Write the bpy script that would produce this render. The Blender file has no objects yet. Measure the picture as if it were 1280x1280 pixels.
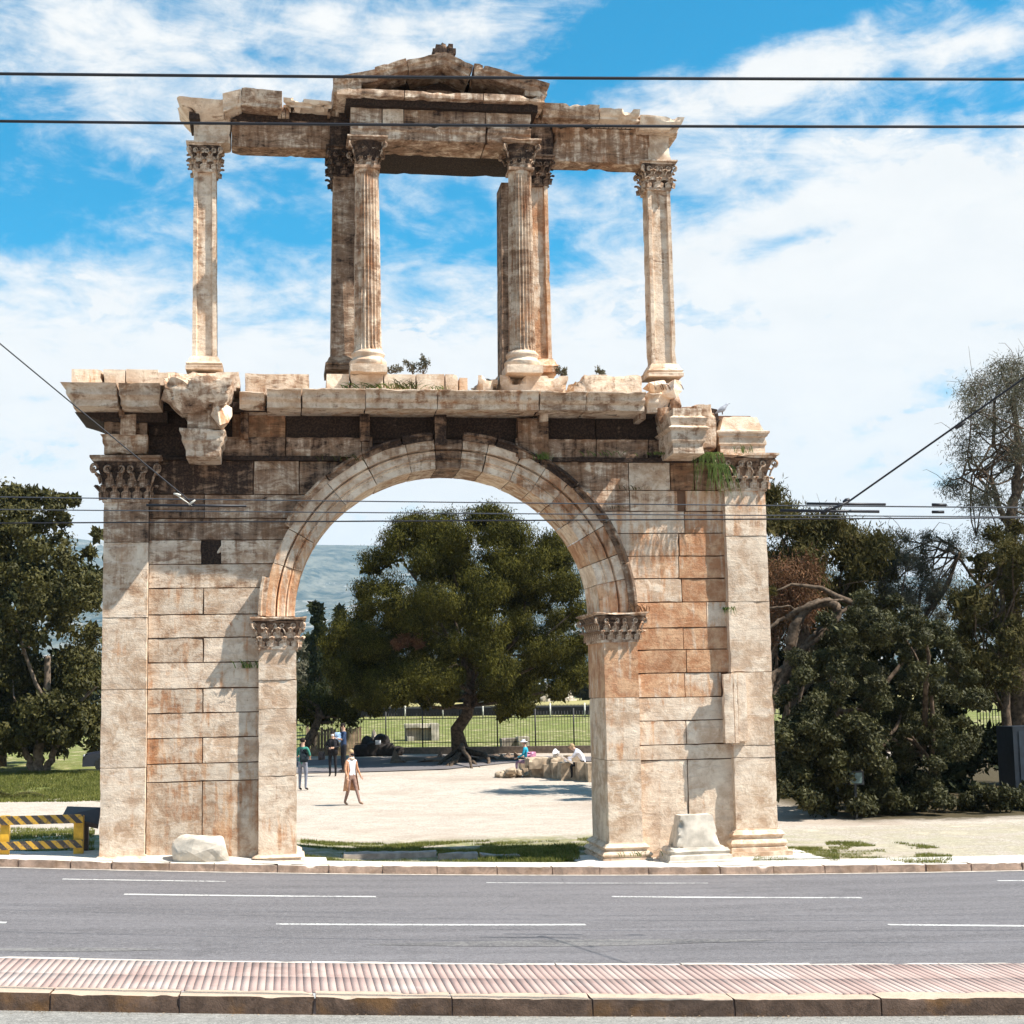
import bpy, bmesh, math, random
import numpy as np
from mathutils import Vector, Matrix, Euler
random.seed(4); RNG = np.random.default_rng(4)
SC = bpy.context.scene
COL = SC.collection

# ------------------------------------------------------------------ camera
F = 1900.; PH = math.radians(8.5); TH = math.atan(230/1900.); RO = .018
CAM = np.array([-3.11, -29.87, 3.25])
FW = np.array([math.sin(PH)*math.cos(TH), math.cos(PH)*math.cos(TH), math.sin(TH)])
_r0 = np.array([math.cos(PH), -math.sin(PH), 0.]); _u0 = np.cross(_r0, FW)
RT = _r0*math.cos(RO) - _u0*math.sin(RO); UP = _r0*math.sin(RO) + _u0*math.cos(RO)
cd = bpy.data.cameras.new('camera'); cam = bpy.data.objects.new('camera', cd); COL.objects.link(cam)
cd.sensor_width = 36; cd.lens = 36*F/1280; cd.clip_start = .5; cd.clip_end = 30000
M = Matrix(((RT[0], UP[0], -FW[0], CAM[0]), (RT[1], UP[1], -FW[1], CAM[1]), (RT[2], UP[2], -FW[2], CAM[2]), (0, 0, 0, 1)))
cam.matrix_world = M; SC.camera = cam

# ------------------------------------------------------------------ light and exposure
SUN = Vector((.554, -.235, .80)).normalized()
SC.view_settings.view_transform = 'Standard'; SC.view_settings.look = 'None'
SC.view_settings.exposure = 1.05; SC.view_settings.gamma = 1
SC.view_settings.use_curve_mapping = False
sl = bpy.data.lights.new('sun', 'SUN'); sl.energy = 5.0; sl.angle = math.radians(.5); sl.color = (1, .945, .87)
so = bpy.data.objects.new('sun', sl); COL.objects.link(so)
so.rotation_euler = SUN.to_track_quat('Z', 'Y').to_euler(); so.location = (20, -20, 40)

class NT:
    """small helper that writes node math as calls"""
    def __init__(s, tree): s.t = tree; s.n = tree.nodes; s.l = tree.links
    def put(s, inp, v):
        if hasattr(v, 'is_linked') or hasattr(v, 'node'): s.l.new(v, inp)
        elif isinstance(v, (tuple, list)):
            inp.default_value = (*v, 1) if len(v) == 3 and len(inp.default_value) == 4 else v
        else: inp.default_value = v
    def m(s, op, a, b=0., c=0.):
        n = s.n.new('ShaderNodeMath'); n.operation = op
        s.put(n.inputs[0], a); s.put(n.inputs[1], b); s.put(n.inputs[2], c); return n.outputs[0]
    def mr(s, v, a, b, c=0., d=1.):
        n = s.n.new('ShaderNodeMapRange'); n.interpolation_type = 'SMOOTHSTEP'
        for i, q in enumerate((v, a, b, c, d)): s.put(n.inputs[i], q)
        return n.outputs[0]
    def mix(s, f, a, b, mode='MIX'):
        n = s.n.new('ShaderNodeMix'); n.data_type = 'RGBA'; n.blend_type = mode
        s.put(n.inputs[0], f); s.put(n.inputs[6], a); s.put(n.inputs[7], b); return n.outputs[2]
    def noise(s, vec, scale, detail=4, rough=.55, dist=0.):
        n = s.n.new('ShaderNodeTexNoise')
        if vec is not None: s.l.new(vec, n.inputs['Vector'])
        n.inputs['Scale'].default_value = scale; n.inputs['Detail'].default_value = detail
        n.inputs['Roughness'].default_value = rough; n.inputs['Distortion'].default_value = dist
        return n.outputs[0]
    def vor(s, vec, scale, feature='F1', out='Distance'):
        n = s.n.new('ShaderNodeTexVoronoi'); n.feature = feature
        if vec is not None: s.l.new(vec, n.inputs['Vector'])
        n.inputs['Scale'].default_value = scale; return n.outputs[out]
    def xf(s, vec, scale=(1, 1, 1), rot=(0, 0, 0), loc=(0, 0, 0)):
        n = s.n.new('ShaderNodeMapping'); s.l.new(vec, n.inputs['Vector'])
        n.inputs['Scale'].default_value = scale; n.inputs['Rotation'].default_value = rot
        n.inputs['Location'].default_value = loc; return n.outputs[0]
    def sep(s, vec):
        n = s.n.new('ShaderNodeSeparateXYZ'); s.l.new(vec, n.inputs[0]); return n.outputs
    def comb(s, x, y, z):
        n = s.n.new('ShaderNodeCombineXYZ'); s.put(n.inputs[0], x); s.put(n.inputs[1], y); s.put(n.inputs[2], z); return n.outputs[0]
    def co(s, which='Object'):
        return s.n.new('ShaderNodeTexCoord').outputs[which]

# world: Nishita sky with procedural cirrus and a cumulus bank, placed by direction
W = bpy.data.worlds.new('World'); SC.world = W; W.use_nodes = True
w = NT(W.node_tree); w.n.clear()
sky = w.n.new('ShaderNodeTexSky'); sky.sky_type = 'NISHITA'; sky.sun_disc = False
sky.sun_elevation = math.asin(SUN.z); sky.sun_rotation = math.atan2(SUN.x, SUN.y)
sky.air_density = 1.0; sky.dust_density = .3; sky.ozone_density = 2.0; sky.altitude = 100
d = w.co('Generated'); x, y, z = w.sep(d)
az = w.m('MULTIPLY', w.m('ARCTAN2', x, y), 57.2958)             # degrees from facade normal
el = w.m('MULTIPLY', w.m('ARCSINE', w.m('MINIMUM', w.m('MAXIMUM', z, -1.), 1.)), 57.2958)
P = w.comb(w.m('MULTIPLY', az, .1), w.m('MULTIPLY', el, .1), 0.)
Pr = w.xf(P, (.55, 1.9, 1), (0, 0, -.16))
n1 = w.noise(Pr, 1.5, 9, .62, .9)
n2 = w.noise(w.xf(P, (1.1, 2.6, 1), (0, 0, -.12), (3, 5, 0)), 2.6, 9, .66, .5)
n3 = w.noise(w.xf(P, (1, 1.5, 1), (0, 0, 0), (7, 2, 0)), 4.5, 9, .6, .3)
nn = w.m('ADD', w.m('MULTIPLY', n1, .55), w.m('MULTIPLY', n2, .45))
def blob(ca, ce, sa, se, amp, rot=0.):
    a = w.m('SUBTRACT', az, ca); e = w.m('SUBTRACT', el, ce)
    cr, sr = math.cos(rot), math.sin(rot)
    u = w.m('DIVIDE', w.m('ADD', w.m('MULTIPLY', a, cr), w.m('MULTIPLY', e, sr)), sa)
    v = w.m('DIVIDE', w.m('SUBTRACT', w.m('MULTIPLY', e, cr), w.m('MULTIPLY', a, sr)), se)
    q = w.m('ADD', w.m('MULTIPLY', u, u), w.m('MULTIPLY', v, v))
    return w.m('MULTIPLY', w.m('EXPONENT', w.m('MULTIPLY', q, -1.)), amp)
def AE(px, py):
    v = FW + RT*(px-640)/F - UP*(py-640)/F; v = v/np.linalg.norm(v)
    return math.degrees(math.atan2(v[0], v[1])), math.degrees(math.asin(v[2]))
bias = w.mr(w.m('ADD', el, w.m('MULTIPLY', w.mr(az, 8, 28), -2.6)), 18.0, 11.5, 0., .27)   # lower sky fills in
def addb(px, py, sx, sy, amp, rot=0.):
    global bias
    a, e = AE(px, py); bias = w.m('ADD', bias, blob(a, e, sx, sy, amp, rot))
addb(250, 70, 9, 2.6, .17); addb(560, 70, 4, 3.4, .16, .4); addb(990, 85, 9, 1.3, .27, .22)
addb(1230, 40, 3, 1.2, .1, .2); addb(950, 200, 7, .9, .13, .1)
addb(880, 30, 6, 1.6, -.22, .1); addb(1180, 5, 5, 1., -.2); addb(110, 240, 6, 2.0, -.03); addb(330, 60, 1.4, 1.2, -.12)
addb(1080, 250, 4.5, 1.3, .2, .3); addb(890, 310, 4, 1., .18, .25); addb(1190, 230, 3.2, 1.1, .14, .3); addb(970, 305, 2.6, .5, -.16, .2)
addb(620, 200, 6, 3, -.02); addb(1230, 330, 7, 2., .2, .15); addb(740, 190, 3.0, 1.6, -.07)
cov = w.m('ADD', w.m('ADD', nn, w.m('MULTIPLY', w.m('SUBTRACT', n3, .5), .35)), w.m('ADD', bias, .035))
mask = w.mr(cov, .47, .78, 0., 1.)
puff = w.m('ADD', n3, bias)
mask = w.m('MINIMUM', w.m('ADD', mask, w.m('MULTIPLY', w.mr(puff, .74, .84), w.mr(el, 22, 19, 0., .5))), 1.)
hs = w.n.new('ShaderNodeHueSaturation'); w.l.new(sky.outputs[0], hs.inputs['Color'])
hs.inputs['Hue'].default_value = .468; hs.inputs['Saturation'].default_value = 2.2; hs.inputs['Value'].default_value = 1.0
shade = w.mr(n2, .3, .75, .78, 1.)
cloud = w.mix(shade, (4.5, 4.95, 5.3), (6.4, 6.4, 6.3))
blue = w.mix(1., hs.outputs[0], (.42, 1.04, 1.16), 'MULTIPLY')
colr = w.mix(mask, blue, cloud)
bg = w.n.new('ShaderNodeBackground'); bg.inputs['Strength'].default_value = .076
w.l.new(colr, bg.inputs['Color'])
wo = w.n.new('ShaderNodeOutputWorld'); w.l.new(bg.outputs[0], wo.inputs['Surface'])

# ------------------------------------------------------------------ pixel <-> place helpers (every point gets its own real distance)
def ray(px, py): return FW + RT*(px-640)/F - UP*(py-640)/F
def U(px, py, Y=0.):
    v = ray(px, py); t = (Y-CAM[1])/v[1]; p = CAM+v*t; return float(p[0]), float(p[2])
def sm(a, b, v):
    t = np.clip((v-a)/(b-a), 0, 1); return t*t*(3-2*t)
_zx = np.polyfit((-8.3, -5.4, -2.5, 1., 4.9, 7.9, 10.6), (.306, .185, .063, -.044, -.115, -.152, -.168), 3)
def zr(X):
    Xc = np.clip(X, -8.6, 11); return np.polyval(_zx, Xc)+np.minimum(X+8.6, 0)*-.03
def kerbY(X):
    X = np.clip(X, -60, 60); return -1.3-.11*X
def zg(X, Y):
    return .40*sm(-1, -5.6, X)*sm(12, 4, Y)+.6*sm(12, 42, Y)+2.0*sm(42, 125, Y)
def G(px, py, f=zg):
    v = ray(px, py); zz = 0.
    for _ in range(60):
        t = (zz-CAM[2])/v[2]; p = CAM+v*t; zz = .5*zz+.5*float(f(p[0], p[1]))
    return float(p[0]), float(p[1]), float(f(p[0], p[1]))
ROAD = lambda X, Y: zr(X)

# ------------------------------------------------------------------ numpy noise
def _h(i, j, k, s):
    n = (i.astype(np.int64)*73856093) ^ (j.astype(np.int64)*19349663) ^ (k.astype(np.int64)*83492791) ^ (s*2654435761 % 2**31)
    n = (n ^ (n >> 13))*1274126177 & 0x7fffffff
    n = (n ^ (n >> 16))*60493 & 0x7fffffff
    return (n % 100003)/50001.5-1
def vn(p, s=0):
    f = np.floor(p); t = p-f; t = t*t*(3-2*t); i, j, k = f[:, 0], f[:, 1], f[:, 2]; r = 0
    for a in (0, 1):
        for b in (0, 1):
            for c in (0, 1):
                wgt = (t[:, 0] if a else 1-t[:, 0])*(t[:, 1] if b else 1-t[:, 1])*(t[:, 2] if c else 1-t[:, 2])
                r = r+wgt*_h(i+a, j+b, k+c, s)
    return r
def fbm(p, s=0, o=3):
    r = 0; a = 1.
    for q in range(o): r = r+a*vn(p*2**q, s+q*17); a *= .5
    return r

# ------------------------------------------------------------------ object helpers
def tag(o, label=None, cat=None, group=None, kind=None):
    if label: o['label'] = label
    if cat: o['category'] = cat
    if group: o['group'] = group
    if kind: o['kind'] = kind
    return o
def empty(name, loc, label, cat, group=None):
    o = bpy.data.objects.new(name, None); COL.objects.link(o); o.location = loc; o.empty_display_size = .3
    return tag(o, label, cat, group)
def link(name, me, mat=None, parent=None, color=None):
    o = bpy.data.objects.new(name, me); COL.objects.link(o)
    if mat is not None and not me.materials: me.materials.append(mat)
    if parent is not None:
        o.parent = parent
        if not parent.get('_k'):
            pass
        o.matrix_parent_inverse = Matrix.Translation(-Vector(wloc(parent)))
    if color: o.color = (*color, 1)
    return o
def wloc(o):
    v = Vector(o.location)
    while o.parent is not None:
        v = v + (o.matrix_parent_inverse.to_translation()); o = o.parent; v = v + Vector(o.location)
    return v
def mesh(name, V, Fc, smooth=True, angle=38):
    me = bpy.data.meshes.new(name)
    V = np.asarray(V, float)
    if isinstance(Fc, np.ndarray):
        nf, k = Fc.shape
        me.vertices.add(len(V)); me.vertices.foreach_set('co', V.ravel())
        me.loops.add(nf*k); me.loops.foreach_set('vertex_index', Fc.ravel().astype(np.int32))
        me.polygons.add(nf); me.polygons.foreach_set('loop_start', np.arange(0, nf*k, k, dtype=np.int32))
        me.update(calc_edges=True); me.validate()
    else:
        me.from_pydata([tuple(v) for v in V], [], Fc); me.update()
    if smooth:
        me.polygons.foreach_set('use_smooth', np.ones(len(me.polygons), bool))
        if angle: me.set_sharp_from_angle(angle=math.radians(angle))
    return me
_gc = {}
def gridcube(nx, ny, nz):
    key = (nx, ny, nz)
    if key in _gc: return _gc[key]
    idx = {}; V = []; Fc = []
    def v(i, j, k):
        t = (i, j, k)
        if t not in idx: idx[t] = len(V); V.append((i/nx, j/ny, k/nz))
        return idx[t]
    for i in range(nx):
        for k in range(nz):
            Fc.append((v(i, 0, k), v(i+1, 0, k), v(i+1, 0, k+1), v(i, 0, k+1)))
            Fc.append((v(i, ny, k), v(i, ny, k+1), v(i+1, ny, k+1), v(i+1, ny, k)))
    for j in range(ny):
        for k in range(nz):
            Fc.append((v(0, j, k), v(0, j, k+1), v(0, j+1, k+1), v(0, j+1, k)))
            Fc.append((v(nx, j, k), v(nx, j+1, k), v(nx, j+1, k+1), v(nx, j, k+1)))
    for i in range(nx):
        for j in range(ny):
            Fc.append((v(i, j, 0), v(i, j+1, 0), v(i+1, j+1, 0), v(i+1, j, 0)))
            Fc.append((v(i, j, nz), v(i+1, j, nz), v(i+1, j+1, nz), v(i, j+1, nz)))
    _gc[key] = (np.array(V), np.array(Fc, dtype=np.int32)); return _gc[key]
SEED = [0]
def gbox(name, x0, x1, y0, y1, z0, z1, mat, parent=None, color=None, res=.12, chip=.03, rough=.006, warp=None, cw=.05,
         big=0., prof=None, sides='LRF', ny=None, nz=None, smooth=True, maxn=26):
    """weathered block: gridded box whose edges are chipped, faces slightly uneven, optional moulding profile (prof) or warp"""
    SEED[0] += 1; s = SEED[0]
    if chip < .1: chip *= .55
    lx, ly, lz = x1-x0, y1-y0, z1-z0
    n = [max(2, min(maxn, int(round(l/res)))) for l in (lx, ly, lz)]
    if ny: n[1] = ny
    else: n[1] = min(n[1], 4)
    if nz: n[2] = nz
    u, Fc = gridcube(*n)
    L = np.array((lx, ly, lz)); p = u*L+np.array((x0, y0, z0))
    du = np.minimum(u, 1-u)*L; sd = np.sort(du, axis=1); ed = sd[:, 1]
    base = p.copy()
    if prof is not None:
        e = prof(u[:, 2])
        if 'L' in sides: p[:, 0] -= e*(1-u[:, 0])*1.0 if n[0] < 4 else e*np.clip(1-u[:, 0]*lx/min(lx, .5), 0, 1)
        if 'R' in sides: p[:, 0] += e*u[:, 0] if n[0] < 4 else e*np.clip(1-(1-u[:, 0])*lx/min(lx, .5), 0, 1)
        if 'F' in sides: p[:, 1] -= e*(1-u[:, 1])
        if 'B' in sides: p[:, 1] += e*u[:, 1]
    if warp is not None: p = warp(p, u)
    q = base*2.2+s*7.3
    a = (np.clip(fbm(q*1.9, s)-.22, 0, 1.2)*2.1+.12)*np.exp(-ed/cw)*chip
    c = np.sign(.5-u)*(du < ed[:, None]+1e-6)*(du <= cw*1.5)
    near = (du <= np.maximum(ed[:, None], 1e-6))
    inward = np.sign(.5-u)*near
    p = p+inward*a[:, None]
    dn = np.stack([fbm(base*3.1+11, s), fbm(base*3.1+37, s+3), fbm(base*3.1+71, s+5)], 1)
    p = p+dn*rough*.7
    if big: p = p+np.stack([fbm(base*1.3+5+s, s), fbm(base*1.3+31+s, s), fbm(base*1.3+57+s, s)], 1)*big
    return link(name, mesh(name, p, Fc, smooth), mat, parent, color)
def loft(name, rings, mat, parent=None, color=None, smooth=True, caps=True, angle=38):
    N = len(rings[0]); V = np.concatenate(rings); Fc = []
    for i in range(len(rings)-1):
        for j in range(N):
            k = (j+1) % N; Fc.append((i*N+j, i*N+k, (i+1)*N+k, (i+1)*N+j))
    if caps: Fc.append(tuple(range(N-1, -1, -1))); b = (len(rings)-1)*N; Fc.append(tuple(range(b, b+N)))
    return link(name, mesh(name, V, Fc, smooth, angle), mat, parent, color)
def tube_vf(pts, rad, sides=7):
    pts = np.asarray(pts, float); rad = np.broadcast_to(np.asarray(rad, float), (len(pts),)); V = []; Fc = []
    t = np.gradient(pts, axis=0); t /= np.linalg.norm(t, axis=1)[:, None]+1e-9
    ref = np.array((.13, .97, .2)) if abs(t[0][2]) > .8 else np.array((0, 0, 1.))
    for i, (p, r) in enumerate(zip(pts, rad)):
        a = np.cross(t[i], ref); a /= np.linalg.norm(a)+1e-9; b = np.cross(t[i], a)
        for k in range(sides):
            w_ = 2*math.pi*k/sides; V.append(p+r*(a*math.cos(w_)+b*math.sin(w_)))
    for i in range(len(pts)-1):
        for k in range(sides):
            q = (k+1) % sides; Fc.append((i*sides+k, (i+1)*sides+k, (i+1)*sides+q, i*sides+q))
    Fc.append(tuple(range(sides))); Fc.append(tuple(range(len(pts)*sides-1, (len(pts)-1)*sides-1, -1)))
    return V, Fc
def tubes(name, lst, mat, parent=None, sides=7):
    V = []; Fc = []
    for pts, rad in lst:
        v, f = tube_vf(pts, rad, sides); o = len(V); V += v; Fc += [tuple(i+o for i in q) for q in f]
    return link(name, mesh(name, V, Fc, True, None), mat, parent)
def box(name, x0, x1, y0, y1, z0, z1, mat, parent=None, color=None):
    u, Fc = gridcube(1, 1, 1)
    return link(name, mesh(name, u*np.array((x1-x0, y1-y0, z1-z0))+np.array((x0, y0, z0)), Fc, False), mat, parent, color)
def ell(name, c, r, mat, parent=None, seg=12, rot=None, rough=0.):
    bm = bmesh.new(); bmesh.ops.create_uvsphere(bm, u_segments=seg, v_segments=max(6, seg//2+2), radius=1)
    me = bpy.data.meshes.new(name); bm.to_mesh(me); bm.free()
    V = np.empty(len(me.vertices)*3); me.vertices.foreach_get('co', V); V = V.reshape(-1, 3)
    if rough: V = V*(1+rough*fbm(V*2+SEED[0], 5))[:, None]
    V = V*np.array(r)
    if rot is not None: V = V@np.array(rot.to_matrix()).T
    me.vertices.foreach_set('co', (V+np.array(c)).ravel()); me.polygons.foreach_set('use_smooth', np.ones(len(me.polygons), bool)); me.update()
    return link(name, me, mat, parent)

def rock(name, c, r, mat, parent=None, color=None, seed=0, n=22, flat=.0, bev=.012):
    rg = np.random.default_rng(seed); p = rg.normal(size=(n, 3)); p /= np.linalg.norm(p, axis=1)[:, None]; p *= (.8+.25*rg.random(n))[:, None]; p = np.sign(p)*np.abs(p)**.75; p[:, 2] = np.maximum(p[:, 2], -.7+flat)
    bm = bmesh.new()
    for q in p*np.array(r)+np.array(c): bm.verts.new(q)
    h = bmesh.ops.convex_hull(bm, input=bm.verts[:]); bmesh.ops.delete(bm, geom=[g for g in set(h['geom_interior']+h['geom_unused']) if isinstance(g, bmesh.types.BMVert)], context='VERTS')
    bmesh.ops.dissolve_limit(bm, angle_limit=math.radians(9), verts=bm.verts[:], edges=bm.edges[:])
    bmesh.ops.bevel(bm, geom=bm.edges[:], offset=bev, segments=1, affect='EDGES'); bmesh.ops.triangulate(bm, faces=bm.faces[:])
    bmesh.ops.subdivide_edges(bm, edges=[e for e in bm.edges if e.calc_length() > .12], cuts=2, use_grid_fill=True)
    me = bpy.data.meshes.new(name); bm.to_mesh(me); bm.free(); V = np.empty(len(me.vertices)*3); me.vertices.foreach_get('co', V); V = V.reshape(-1, 3)
    V += np.stack([fbm(V*5+k*9.1+seed, seed, 3) for k in range(3)], 1)*min(r)*.07; me.vertices.foreach_set('co', V.ravel()); me.update()
    return link(name, me, mat, parent, color)

# ------------------------------------------------------------------ materials
def newmat(name, rough=.8, spec=.3):
    m = bpy.data.materials.new(name); m.use_nodes = True; t = NT(m.node_tree)
    b = t.n['Principled BSDF']; b.inputs['Roughness'].default_value = rough; b.inputs['Specular IOR Level'].default_value = spec
    return m, t, b
def bump(t, b, h, strength, dist=.02):
    n = t.n.new('ShaderNodeBump'); n.inputs['Strength'].default_value = strength; n.inputs['Distance'].default_value = dist
    t.l.new(h, n.inputs['Height']); t.l.new(n.outputs[0], b.inputs['Normal'])
def plain(name, c, rough=.7, spec=.3, var=.25, scale=6., metal=0.):
    m, t, b = newmat(name, rough, spec); v = t.co('Object')
    n = t.noise(v, scale, 5)
    t.l.new(t.mix(t.mr(n, .3, .7), tuple(q*(1-var) for q in c), tuple(min(1, q*(1+var)) for q in c)), b.inputs['Base Color'])
    b.inputs['Metallic'].default_value = metal; bump(t, b, n, .25, .01); return m
def marble():
    # object colour: R soot crust and shade painted into recesses, G orange patina, B lightness
    m, t, b = newmat('weathered_marble', .85, .2)
    v = t.co('Object'); oi = t.n.new('ShaderNodeObjectInfo')
    sc = t.n.new('ShaderNodeSeparateColor'); t.l.new(oi.outputs['Color'], sc.inputs[0]); soot_shade, orn, lgt = sc.outputs
    rnd = oi.outputs['Random']
    off = t.n.new('ShaderNodeVectorMath'); off.operation = 'SCALE'; off.inputs[0].default_value = (3.1, 1.7, 2.3); t.l.new(rnd, off.inputs['Scale'])
    va = t.n.new('ShaderNodeVectorMath'); va.operation = 'ADD'; t.l.new(v, va.inputs[0]); t.l.new(off.outputs[0], va.inputs[1]); pv = va.outputs[0]
    big = t.noise(v, .8, 5, .62, .5); med = t.noise(pv, 3.0, 8, .72, .3); fine = t.noise(v, 26, 5, .75)
    streak = t.noise(t.xf(v, (4.2, 4.2, .5)), 1.5, 7, .68, .4)
    vein = t.noise(t.xf(pv, (.8, .8, 4.), (0, .35, 0)), 1.8, 8, .72, .45)
    c = t.mix(t.mr(big, .40, .60), (.47, .36, .265), (.58, .49, .395))
    c = t.mix(t.mr(med, .46, .62), c, (.66, .58, .48))
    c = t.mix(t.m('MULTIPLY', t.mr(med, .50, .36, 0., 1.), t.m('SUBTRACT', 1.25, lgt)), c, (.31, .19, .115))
    c = t.mix(t.mr(vein, .55, .64, 0., .4), c, (.36, .30, .255))
    c = t.mix(t.mr(vein, .44, .36, 0., .5), c, (.64, .58, .51))
    # orange patina running down in streaks
    om = t.m('ADD', t.m('ADD', t.m('MULTIPLY', streak, .65), t.m('MULTIPLY', t.noise(v, 1.7, 6, .65, .6), .42)), t.m('MULTIPLY', orn, .27))
    c = t.mix(t.mr(om, .61, .74, 0., .8), c, t.mix(t.mr(med, .40, .62), (.38, .17, .075), (.55, .33, .18)))
    # soot, brown water stains, and the painted shade of recesses
    sm_ = t.m('ADD', t.m('ADD', t.m('MULTIPLY', streak, .40), t.m('MULTIPLY', t.noise(t.xf(v, (1, 1, 3.0)), 2.1, 8, .75, .6), .60)), t.m('MULTIPLY', soot_shade, .42))
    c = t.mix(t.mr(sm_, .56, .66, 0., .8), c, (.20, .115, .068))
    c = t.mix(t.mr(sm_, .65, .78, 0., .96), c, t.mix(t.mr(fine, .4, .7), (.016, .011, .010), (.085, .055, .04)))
    pit = t.mr(t.noise(v, 8, 8, .78),   .62, .70, 0., .5); c = t.mix(pit, c, (.13, .08, .05))
    c = t.mix(1., c, (1.0, .925, .85), 'MULTIPLY')
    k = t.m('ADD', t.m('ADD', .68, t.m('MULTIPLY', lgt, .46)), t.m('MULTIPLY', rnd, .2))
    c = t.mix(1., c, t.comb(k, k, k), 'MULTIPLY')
    t.l.new(c, b.inputs['Base Color'])
    h = t.m('ADD', t.m('ADD', t.m('MULTIPLY', med, .9), t.m('MULTIPLY', fine, .30)), t.m('ADD', t.m('MULTIPLY', pit, -.40), t.m('MULTIPLY', vein, .5)))
    bump(t, b, h, .75, .04); return m
MB = marble()
CORE = plain('brown_core_stone', (.16, .085, .05), .95)
def asphalt(name, base, tint, patch=True):
    m, t, b = newmat(name, .9, .2); v = t.co('Object')
    sp = t.noise(v, 38, 4, .85); lo = t.noise(t.xf(v, (.18, 1.3, 1), (0, 0, -.16)), 1.1, 5, .6, .3); g = t.vor(v, 70)
    c = t.mix(t.mr(lo, .3, .7), tuple(q*.85 for q in base), tuple(q*1.18 for q in base))
    sq = t.noise(v, 13, 5, .85); c = t.mix(t.mr(sp, .50, .70, 0., .9), c, tint); c = t.mix(t.mr(sp, .47, .32, 0., .75), c, tuple(q*.35 for q in base)); c = t.mix(t.mr(sq, .53, .64, 0., .5), c, tint); c = t.mix(t.mr(sq, .46, .36, 0., .5), c, tuple(q*.5 for q in base))
    cr = t.vor(t.xf(v, (.35, .5, 1)), .8, 'DISTANCE_TO_EDGE'); c = t.mix(t.m('MULTIPLY', t.mr(cr, .004, .0), t.mr(lo, .5, .6, 0., .5)), c, (.03, .028, .028))
    st = t.noise(t.xf(v, (.5, .5, 1)), 1.7, 6, .7); c = t.mix(t.mr(st, .56, .72, 0., .4), c, tuple(q*.5 for q in base))
    wl = t.noise(t.xf(v, (.05, 2.2, 1), (0, 0, .11)), 1., 4, .6); c = t.mix(t.mr(wl, .5, .66, 0., .16), c, tuple(q*1.45 for q in base)); c = t.mix(t.mr(wl, .46, .34, 0., .18), c, tuple(q*.62 for q in base))
    t.l.new(c, b.inputs['Base Color']); bump(t, b, t.m('ADD', sp, t.m('MULTIPLY', g, .4)), .7, .012); return m
ASP = asphalt('road_asphalt', (.135, .127, .13), (.25, .24, .24))
ASP2 = asphalt('pale_road_asphalt', (.22, .21, .19), (.42, .40, .36))
def paintm():
    m, t, b = newmat('worn_road_paint', .7, .3); v = t.co('Object')
    n = t.noise(v, 26, 6, .75); l = t.noise(v, 1.3, 3)
    t.l.new(t.mix(t.mr(t.m('ADD', n, t.m('MULTIPLY', l, .3)), .58, .76), (.62, .61, .58), (.2, .19, .19)), b.inputs['Base Color']); return m
PAINT = paintm()
def faintm():
    m, t, b = newmat('faded_road_paint', .85, .2); v = t.co('Object')
    n = t.noise(v, 20, 6, .8); l = t.noise(v, 1.1, 4)
    t.l.new(t.mix(t.mr(t.m('ADD', n, t.m('MULTIPLY', l, .5)), .66, .85), (.19, .18, .17), (.095, .09, .09)), b.inputs['Base Color']); return m
FAINT = faintm()
def kerbm(name, top, dirt, amt):
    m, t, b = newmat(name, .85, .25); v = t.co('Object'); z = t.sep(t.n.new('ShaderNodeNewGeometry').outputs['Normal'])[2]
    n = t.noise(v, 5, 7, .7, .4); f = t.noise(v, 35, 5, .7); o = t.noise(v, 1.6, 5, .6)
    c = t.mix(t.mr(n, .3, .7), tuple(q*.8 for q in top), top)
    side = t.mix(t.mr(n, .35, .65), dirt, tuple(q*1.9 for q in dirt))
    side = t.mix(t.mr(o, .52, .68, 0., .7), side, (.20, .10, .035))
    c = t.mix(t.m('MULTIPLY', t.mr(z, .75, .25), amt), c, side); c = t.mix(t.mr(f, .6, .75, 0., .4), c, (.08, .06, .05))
    t.l.new(c, b.inputs['Base Color']); bump(t, b, t.m('ADD', n, t.m('MULTIPLY', f, .5)), .7, .02); return m
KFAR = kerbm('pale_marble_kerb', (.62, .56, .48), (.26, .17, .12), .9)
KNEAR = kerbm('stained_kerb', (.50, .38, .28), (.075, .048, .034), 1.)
def paverm():
    m, t, b = newmat('pink_paver', .9, .2); v = t.co('Object'); r = t.n.new('ShaderNodeObjectInfo').outputs['Random']
    n = t.noise(v, 9, 6, .7); f = t.noise(v, 50, 4, .7); l = t.noise(v, .7, 5, .6)
    c = t.mix(r, (.34, .235, .205), (.42, .32, .28)); c = t.mix(t.mr(n, .45, .75, 0., .3), c, (.42, .33, .29))
    c = t.mix(t.mr(l, .52, .66, 0., .6), c, (.46, .40, .36)); c = t.mix(t.mr(l, .42, .3, 0., .5), c, (.2, .13, .11))
    t.l.new(c, b.inputs['Base Color']); bump(t, b, t.m('ADD', n, f), .5, .008); return m
PAVER = paverm()
SIDE = asphalt('pale_pavement_concrete', (.56, .52, .46), (.70, .66, .60))
GROUT = plain('dark_joint_mortar', (.26, .185, .16), .95)
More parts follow.
